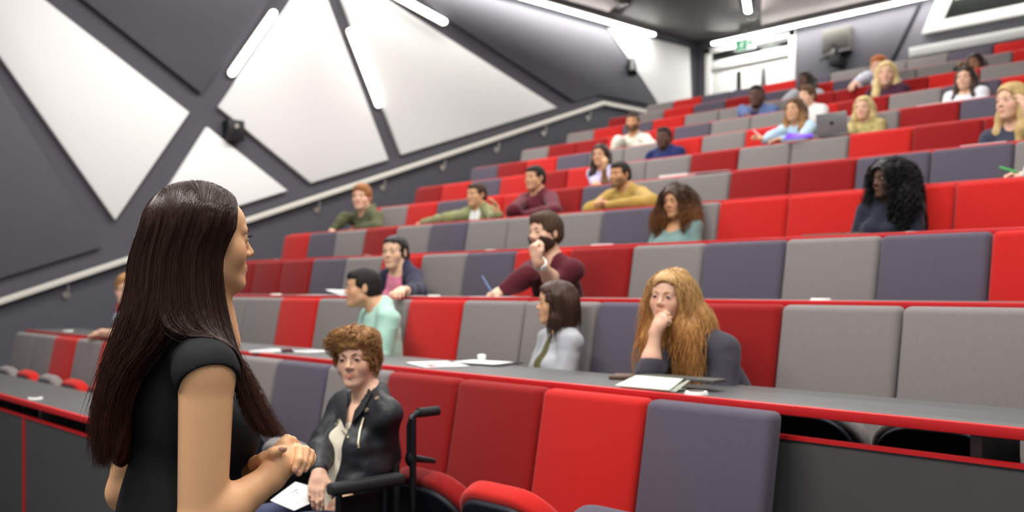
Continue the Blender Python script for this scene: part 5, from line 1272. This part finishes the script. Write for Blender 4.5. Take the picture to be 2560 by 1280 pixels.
# ------------------------------------------------------------------ wheelchair
def wheelchair():
    c = WHEELCHAIR_WOMAN['pelvis']; x0, y0 = c[0]-0.07, c[1]-0.01
    r = empty('wheelchair', (x0, y0, 0), 0, 'black wheelchair with padded armrests standing in front of the first row seats', 'wheelchair')
    dm, bk, rb = M['darkmetal'], M['black'], M['rubber']
    b = MB(); b.box((-0.21, -0.24, 0.41), (0.21, 0.20, 0.455)); b.build('seat_cushion', M['chairfabric'], r, bevel=0.018)
    b = MB(); b.box((-0.19, 0.135, 0.46), (0.19, 0.165, 0.84)); b.build('backrest', M['chairfabric'], r, bevel=0.012)
    b = MB()
    for s in (1, -1):
        x = s*0.225
        b.tube([(x, 0.19, 0.13), (x, 0.19, 0.92)], 0.0125, 10)
        b.tube([(x, 0.19, 0.44), (x, -0.27, 0.44), (x, -0.36, 0.30), (x*0.9, -0.44, 0.13)], 0.0125, 10)
        b.tube([(x, 0.19, 0.16), (x, -0.25, 0.16), (x, -0.27, 0.44)], 0.0125, 10)
    b.tube([(-0.225, 0.19, 0.30), (0.225, 0.19, 0.30)], 0.011, 8); b.tube([(-0.225, 0.0, 0.43), (0.225, 0.05, 0.18)], 0.010, 8); b.tube([(0.225, 0.0, 0.43), (-0.225, 0.05, 0.18)], 0.010, 8)
    b.build('frame', dm, r, smooth=True)
    for s in (1, -1):
        x = s*0.215
        h = MB(); h.tube([(x, 0.185, 0.80), (x, 0.185, 0.895), (x, 0.195, 0.925), (x, 0.225, 0.938)], 0.0125, 10)
        hd = h.build('push_handle', dm, r, smooth=True)
        g = MB(); g.tube([(x, 0.22, 0.937), (x, 0.31, 0.937)], 0.017, 12); g.build('grip', rb, hd, smooth=True)
        k = MB(); k.ball((x, 0.19, 0.78), (0.022, 0.022, 0.03), 8); k.tube([(x, 0.20, 0.78), (x+0.02*s, 0.28, 0.762)], [0.014, 0.009], 8); k.build('brake_lever', dm, hd, smooth=True)
        a = MB(); a.box((x+0.035*s-0.028, -0.165, 0.705), (x+0.035*s+0.028, 0.125, 0.745)); ar = a.build('armrest', rb, r, bevel=0.014, seg=3)
        p = MB(); p.tube([(x+0.02*s, 0.06, 0.45), (x+0.02*s, 0.06, 0.71)], 0.012, 8); p.tube([(x+0.02*s, -0.12, 0.45), (x+0.02*s, -0.12, 0.71)], 0.012, 8)
        p.box((x+0.012*s-0.003, -0.11, 0.47), (x+0.012*s+0.003, 0.05, 0.69)); p.build('side_guard', dm, ar)
        cx, cy, cz, R_ = x+0.075*s, -0.02, 0.29, 0.265
        ring = lambda rr, off=0: [(cx+off, cy+rr*math.cos(t), cz+rr*math.sin(t)) for t in np.linspace(0, 2*math.pi, 40, endpoint=False)]
        t = MB(); t.tube(ring(R_+0.006), 0.017, 10, closed=True); w = t.build('wheel', rb, r, smooth=True)
        q = MB(); q.tube(ring(R_-0.016), 0.008, 8, closed=True); q.build('rim', M['steel'], w, smooth=True)
        q = MB(); q.tube(ring(R_-0.03, 0.035*s), 0.009, 8, closed=True); q.build('hand_rim', dm, w, smooth=True)
        q = MB(); q.disc((cx, cy, cz), (1, 0, 0), 0.028, 0.06, 16)
        for t_ in np.linspace(0, 2*math.pi, 20, endpoint=False): q.tube([(cx+0.012, cy+0.02*math.cos(t_), cz+0.02*math.sin(t_)), (cx, cy+(R_-0.02)*math.cos(t_+0.25), cz+(R_-0.02)*math.sin(t_+0.25))], 0.0016, 4)
        q.build('spokes', M['steel'], w, smooth=True)
        t = MB(); t.tube([(x, -0.30+0.075*math.cos(a_), 0.085+0.075*math.sin(a_)) for a_ in np.linspace(0, 2*math.pi, 24, endpoint=False)], 0.012, 8, closed=True)
        cw = t.build('caster', rb, r, smooth=True)
        q = MB(); q.disc((x, -0.30, 0.085), (1, 0, 0), 0.066, 0.018, 20); q.tube([(x, -0.30, 0.085), (x, -0.28, 0.18), (x, -0.25, 0.20)], 0.010, 8); q.build('caster_fork', dm, cw, smooth=True)
        f = MB(); f.box((x*0.9-0.07*(s > 0)-0.02, -0.53, 0.115), (x*0.9+0.07*(s < 0)+0.02, -0.39, 0.13)); f.build('footrest', bk, r, bevel=0.004)
    return r
M['chairfabric'] = mat('black_nylon', srgb(26, 26, 30), 0.7, bump=0.3, bscale=300)
wheelchair()

# ------------------------------------------------------------------ things on the desks
def flat(name, pts, th, m, label, cat, group=None, parts=(), bevel=0.0):
    "a thin thing lying on its four corners"
    pts = [Vector(p) for p in pts]; c = sum(pts, Vector())/len(pts)
    n = (pts[1]-pts[0]).cross(pts[2]-pts[1]).normalized()
    if n.z < 0: n = -n
    r = empty(name, c, 0, label, cat, group) if parts else None
    b = MB(); b.prism([p-c for p in pts], n*th)
    o = b.build(name if not parts else parts[0][0], m, r, bevel=bevel)
    if not parts: o.location = c; tag(o, label, cat, group)
    for q in parts[1:]:
        nm, boxes, mm = q; b = MB()
        for (u0, v0, u1, v1) in boxes:
            e = lambda u, v: (pts[0]*(1-u)*(1-v)+pts[1]*u*(1-v)+pts[2]*u*v+pts[3]*(1-u)*v)-c+n*(th+0.0006)
            b.prism([e(u0, v0), e(u1, v0), e(u1, v1), e(u0, v1)], n*0.0005)
        b.build(nm, mm, r)
    return r or o
def quad(x, y, z, w, d, a=0.0):
    ca, sa = math.cos(a), math.sin(a)
    return [(x+u*ca-v*sa, y+u*sa+v*ca, z) for u, v in ((-w/2, -d/2), (w/2, -d/2), (w/2, d/2), (-w/2, d/2))]
def dz(k): return (0.742 if k == 1 else rowZ(k-1)+0.016)+0.0015
LINES = lambda n, u0=0.1, u1=0.9: [(u0, 0.12+0.76*i/n, u1-(0.2 if i % 3 == 0 else 0.0), 0.12+0.76*i/n+0.018) for i in range(n)]
# second row desk
def onD(p, k, w, d, a): return quad(p[0], p[1], dz(k), w, d, a)
flat('notepad', onD((-4.7808, 2.6667, 1.0120), 2, 0.15, 0.21, 0.5), 0.010, M['paper'], 'small white notepad on the desk behind the slate seat beside the presenter', 'notepad', None, (('pages',), ('writing', LINES(6), M['print'])))
flat('phone', onD((-4.7554, 2.7413, 1.0120), 2, 0.075, 0.15, 1.1), 0.009, M['black'], 'dark phone lying between two white pads on the second row desk', 'phone', None, (('body',), ('display', [(0.06, 0.06, 0.94, 0.94)], M['screen'])), 0.003)
flat('paper_sheet', onD((-4.6705, 2.8319, 1.0120), 2, 0.21, 0.18, 0.15), 0.002, M['paper'], 'white sheet on the desk left of the man in mint green', 'paper', None, (('sheet',), ('writing', LINES(7), M['print'])))
flat('magazine', onD((-3.4309, 2.7459, 1.0120), 2, 0.30, 0.20, -0.35), 0.006, M['paper'], 'open white and pale pink magazine on the second row desk', 'magazine', None, (('pages',), ('print', [(0.5, 0.1, 0.95, 0.6), (0.1, 0.7, 0.45, 0.9)], M['pinkpaper']), ('red_print', [(0.62, 0.15, 0.92, 0.30)], M['redprint'])))
flat('clipboard', onD((-3.3488, 2.9645, 1.0120), 2, 0.30, 0.20, 0.18), 0.006, M['black'], 'black clipboard with red and white papers on the second row desk', 'clipboard', None, (('board',), ('papers', [(0.04, 0.12, 0.86, 0.92)], M['paper']), ('red_print', [(0.1, 0.3, 0.5, 0.6)], M['redprint'])), 0.002)
p = (-3.3614, 2.9263, 1.0300); r = empty('paper_cup', (p[0], p[1]+0.03, dz(2)+0.009), 0, 'small white crumpled cup standing on the black clipboard', 'cup')
b = MB(); b.tube([(0, 0, 0), (0, 0, 0.028)], [0.016, 0.020], 14); b.build('cup', M['paper'], r, smooth=True)
b = MB(); b.tube([(0, 0, 0.028), (0, 0, 0.034)], [0.0215, 0.014], 14); b.build('lid', M['white_paint'], r, smooth=True)
flat('wallet', onD((-2.4326, 2.8792, 1.0120), 2, 0.10, 0.13, 0.5), 0.014, M['brown'], 'brown leather wallet on the desk beside the pale folio', 'wallet', None, (('cover',), ('seam', [(0.04, 0.04, 0.96, 0.07), (0.04, 0.93, 0.96, 0.96)], M['black'])), 0.004)
p = (-2.1060, 2.6464, 1.0200); r = empty('tablet_folio', (p[0], p[1], dz(2)), 0.06, 'pale sage tablet folio propped on the desk in front of the strawberry blonde woman', 'tablet folio')
b = MB(); b.prism([(-0.13, -0.05, 0.002), (0.10, -0.05, 0.002), (0.09, 0.05, 0.032), (-0.11, 0.05, 0.032)], (0, 0.0, 0.007)); b.build('front_cover', M['sage'], r, bevel=0.003)
b = MB(); b.prism([(0.085, -0.045, 0.002), (0.11, -0.045, 0.002), (0.105, 0.05, 0.034)], (0.012, 0, 0)); b.build('fold', M['sage'], r)
b = MB(); b.box((-0.10, 0.05, 0.028), (0.21, 0.13, 0.040)); b.build('tablet', M['box_metal'], r, bevel=0.003)
b = MB(); b.box((-0.11, -0.04, 0.0), (0.10, 0.055, 0.004)); b.build('base_cover', M['sage'], r)

# round white desk sockets
SOCK = ((88, 994, 1, 'on the front desk at the left edge'), (170, 826, 2, 'on the second row desk at the far left'), (1741, 986, 2, 'on the second row desk by the pale folio'),
        (690, 738, 3, 'on the third row desk above the grey seats beside the presenter'), (1085, 738, 3, 'on the third row desk above a bright red seat'), (2052, 750, 3, 'on the third row desk above the grey seats at the right'),
        (694, 649, 4, 'on the fourth row desk above the dark red seats'), (922, 639, 4, 'on the fourth row desk by the woman with tied hair'), (1228, 625, 4, 'on the fourth row desk left of the bearded man'), (1652, 609, 4, 'on the fourth row desk by the woman with curly hair'), (2280, 581, 4, 'on the fourth row desk by the woman with black curls'),
        (1062, 509, 6, 'on the sixth row desk at the aisle end'), (1428, 473, 6, 'on the sixth row desk behind the man in maroon'), (1862, 500, 5, 'on the fifth row desk above a bright red seat'), (2452, 452, 5, 'on the fifth row desk near the right edge'), (2035, 410, 6, 'on the sixth row desk above the dark red seats'))
SP = {(88, 994): (-5.899, 1.783), (170, 826): (-8.216, 2.734), (1741, 986): (-1.909, 2.623), (690, 738): (-6.170, 3.473), (1085, 738): (-4.462, 3.550), (2052, 750): (-1.934, 3.473), (694, 649): (-7.853, 4.437), (922, 639): (-6.401, 4.429), (1228, 625): (-4.899, 4.395), (1652, 609): (-3.522, 4.493), (2280, 581): (-2.015, 4.455), (1062, 509): (-7.796, 6.083), (1428, 473): (-5.791, 6.134), (1862, 500): (-3.476, 5.293), (2452, 452): (-2.010, 5.253), (2035, 410): (-3.463, 6.127)}
for x, y, k, where in SOCK:
    q = SP[(x, y)]
    r = empty('desk_socket', (q[0], q[1], dz(k)-0.001), 0, 'round white desk socket '+where, 'desk socket', 'round desk sockets')
    b = MB(); b.tube([(0, 0, 0), (0, 0, 0.010)], [0.040, 0.036], 24); b.build('ring', M['white_paint'], r, smooth=True)
    b = MB(); b.disc((0, 0, 0.0105), (0, 0, 1), 0.026, 0.004, 20); b.build('lid', M['box_metal'], r, smooth=True)

# third row and further up
flat('notebook', [(q_[0], q_[1], q_[2]) for q_ in ((-5.3319, 3.5200, 1.3105), (-5.0757, 3.4700, 1.3228), (-5.3427, 3.5800, 1.3600), (-5.7457, 3.6200, 1.3648))], 0.006, M['paper'], 'open white notebook tilted on the third row desk behind the man in mint green', 'notebook', None, (('pages',), ('writing', LINES(6), M['print'])))
flat('paper_sheet', onD((-5.7775, 3.5600, 1.3262), 3, 0.22, 0.15, 0.1), 0.003, M['paper'], 'white sheet left of the tilted notebook on the third row desk', 'paper')
flat('paper_sheet', onD((-4.7357, 3.5200, 1.3319), 3, 0.26, 0.16, 0.0), 0.003, M['paper'], 'white sheet in front of the woman in the navy cardigan', 'paper', None, (('sheet',), ('writing', LINES(5), M['print'])))
flat('paper_sheet', onD((-3.8633, 3.5300, 1.3322), 3, 0.28, 0.18, 0.1), 0.003, M['paper'], 'white sheet under the writing hand of the bearded man', 'paper', None, (('sheet',), ('writing', LINES(5), M['print'])))
def pen(p0, p1, m, label, r_=0.0045):
    p0, p1 = Vector(p0), Vector(p1); d = (p1-p0)
    r = empty('pen', p0, 0, label, 'pen')
    b = MB(); b.tube([d*0.08, d], [r_, r_], 8); b.build('barrel', m, r, smooth=True)
    b = MB(); b.tube([(0, 0, 0), d*0.08], [0.001, r_], 8); b.build('tip', M['steel'], r, smooth=True)
pen((-3.7994, 3.4200, 1.3459), (-3.9315, 3.4600, 1.4430), M['penblue'], 'blue pen in the writing hand of the bearded man')
pen((-4.3094, 6.8500, 2.5810), (-4.4466, 6.9000, 2.6809), M['pink'], 'pink pen held upright by the woman in pale blue', 0.006)
pen((-1.8095, 5.2200, 1.9619), (-1.9129, 5.2500, 2.0003), M['pengreen'], 'green pen in the hand at the right edge', 0.008)
flat('pencil_case', onD((-3.9120, 4.4200, 1.6391), 4, 0.14, 0.05, 0.1), 0.014, M['pinkpaper'], 'pale pencil case on the fourth row desk behind the bearded man', 'pencil case', None, (('case',), ('zip', [(0.05, 0.45, 0.95, 0.55)], M['steel'])), 0.005)
flat('phone', onD((-2.3683, 4.4000, 1.6409), 4, 0.30, 0.12, 0.0), 0.012, M['brown'], 'dark brown tablet case on the desk before the woman with black curls', 'tablet case', None, (('case',), ('band', [(0.7, 0.0, 0.74, 1.0)], M['black'])), 0.003)
flat('paper_stack', onD((-4.5826, 6.0800, 2.2318), 6, 0.26, 0.18, 0.05), 0.02, M['paper'], 'white stack of paper on the sixth row desk above the curly haired woman', 'paper', None, (('sheets',), ('writing', LINES(5), M['print'])))
flat('paper_sheet', onD((-4.2096, 6.0400, 2.2304), 6, 0.30, 0.20, 0.12), 0.004, M['pinkpaper'], 'pale sheet at the desk edge right of the white paper stack', 'paper')
flat('paper_sheet', onD((-3.3208, 7.7600, 2.8414), 8, 0.24, 0.14, 0.0), 0.006, M['paper'], 'white sheet on the desk beside the woman in the white T-shirt', 'paper')
flat('paper_sheet', onD((-2.2767, 6.0600, 2.2379), 6, 0.26, 0.16, 0.0), 0.004, M['paper'], 'white sheet in front of the blonde woman at the right edge', 'paper')
p = (-3.9442, 6.7200, 2.5386)
r = empty('plastic_wallet', (p[0], p[1], dz(7)), 0.25, 'violet plastic wallet leaning on the seventh row desk beside the laptop', 'plastic wallet')
b = MB(); b.prism([(-0.10, 0, 0.004), (0.12, 0.02, 0.004), (0.12, 0.03, 0.03), (-0.09, 0.05, 0.055)], (0, 0.006, 0)); b.build('cover', M['violet'], r, bevel=0.002)
b = MB(); b.box((-0.10, -0.002, 0.0), (0.12, 0.012, 0.006)); b.build('spine', M['violet'], r)
# laptop, lid towards the stage
p = (-3.6864, 6.8000, 2.5178)
r = empty('laptop', (p[0], p[1], dz(7)), 0.12, 'open grey laptop seen from behind its lid on the seventh row desk', 'laptop')
b = MB(); b.box((-0.12, 0.0, 0.0), (0.12, 0.17, 0.016)); kb = b.build('base', M['laptop'], r, bevel=0.004)
b = MB()
for i in range(5):
    for j in range(12): b.box((-0.108+j*0.018, 0.05+i*0.019, 0.016), (-0.094+j*0.018, 0.064+i*0.019, 0.018))
b.build('keys', M['black'], kb)
b = MB(); Rl = Matrix.Rotation(math.radians(12), 3, 'X'); b.box((-0.12, -0.006, 0.0), (0.12, 0.0, 0.16), R=Rl, o=(0, 0.0, 0.014)); ld = b.build('lid', M['laptop'], r, bevel=0.003)
b = MB(); b.box((-0.112, 0.0005, 0.010), (0.112, 0.0015, 0.152), R=Rl, o=(0, 0.0, 0.014)); b.build('display', M['screen'], ld)
b = MB(); b.disc((0, -0.0065, 0.082), (0, 1, 0), 0.015, 0.0012, 20); b.v = [tuple(Rl @ Vector(v)+Vector((0, 0, 0.014))) for v in b.v]; b.build('emblem', M['black'], ld)
# printed sheet on the lap of the woman in the wheelchair
flat('paper_sheet', ((-2.8001, 1.6422, 0.6450), (-2.9001, 1.8647, 0.6550), (-3.0095, 1.7698, 0.6900), (-2.8442, 1.5807, 0.6800)), 0.002, M['paper'], 'white printed sheet on the lap of the woman in the wheelchair', 'paper', None, (('sheet',), ('writing', [(0.30, 0.40, 0.62, 0.45), (0.36, 0.50, 0.58, 0.57), (0.15, 0.62, 0.6, 0.66), (0.25, 0.28, 0.5, 0.32), (0.15, 0.74, 0.7, 0.77)], M['print'])))
# wrist watch of the bearded man
def watch():
    bd = [d for d in AUDIENCE if 'bearded man in a burgundy' in d['label']][0]
    E, W, dd = bd['_arms'][1][:3]; ax = unit(W-E); c = W-ax*0.035
    u = unit(np.cross(ax, (0, 0, 1))); v = np.cross(ax, u)
    r = empty('wrist_watch', c, 0, 'silver watch on the raised wrist of the bearded man', 'watch')
    b = MB(); b.tube([(u*math.cos(t)+v*math.sin(t))*0.0335 for t in np.linspace(0, 2*math.pi, 24, endpoint=False)], 0.006, 6, closed=True); b.build('strap', M['steel'], r, smooth=True)
    f = unit(V3(0.73, -0.68, 0)-ax*(V3(0.73, -0.68, 0) @ ax))
    b = MB(); b.disc(f*0.037, f, 0.019, 0.008, 20); b.build('face', M['white_paint'], r, smooth=True)
watch()
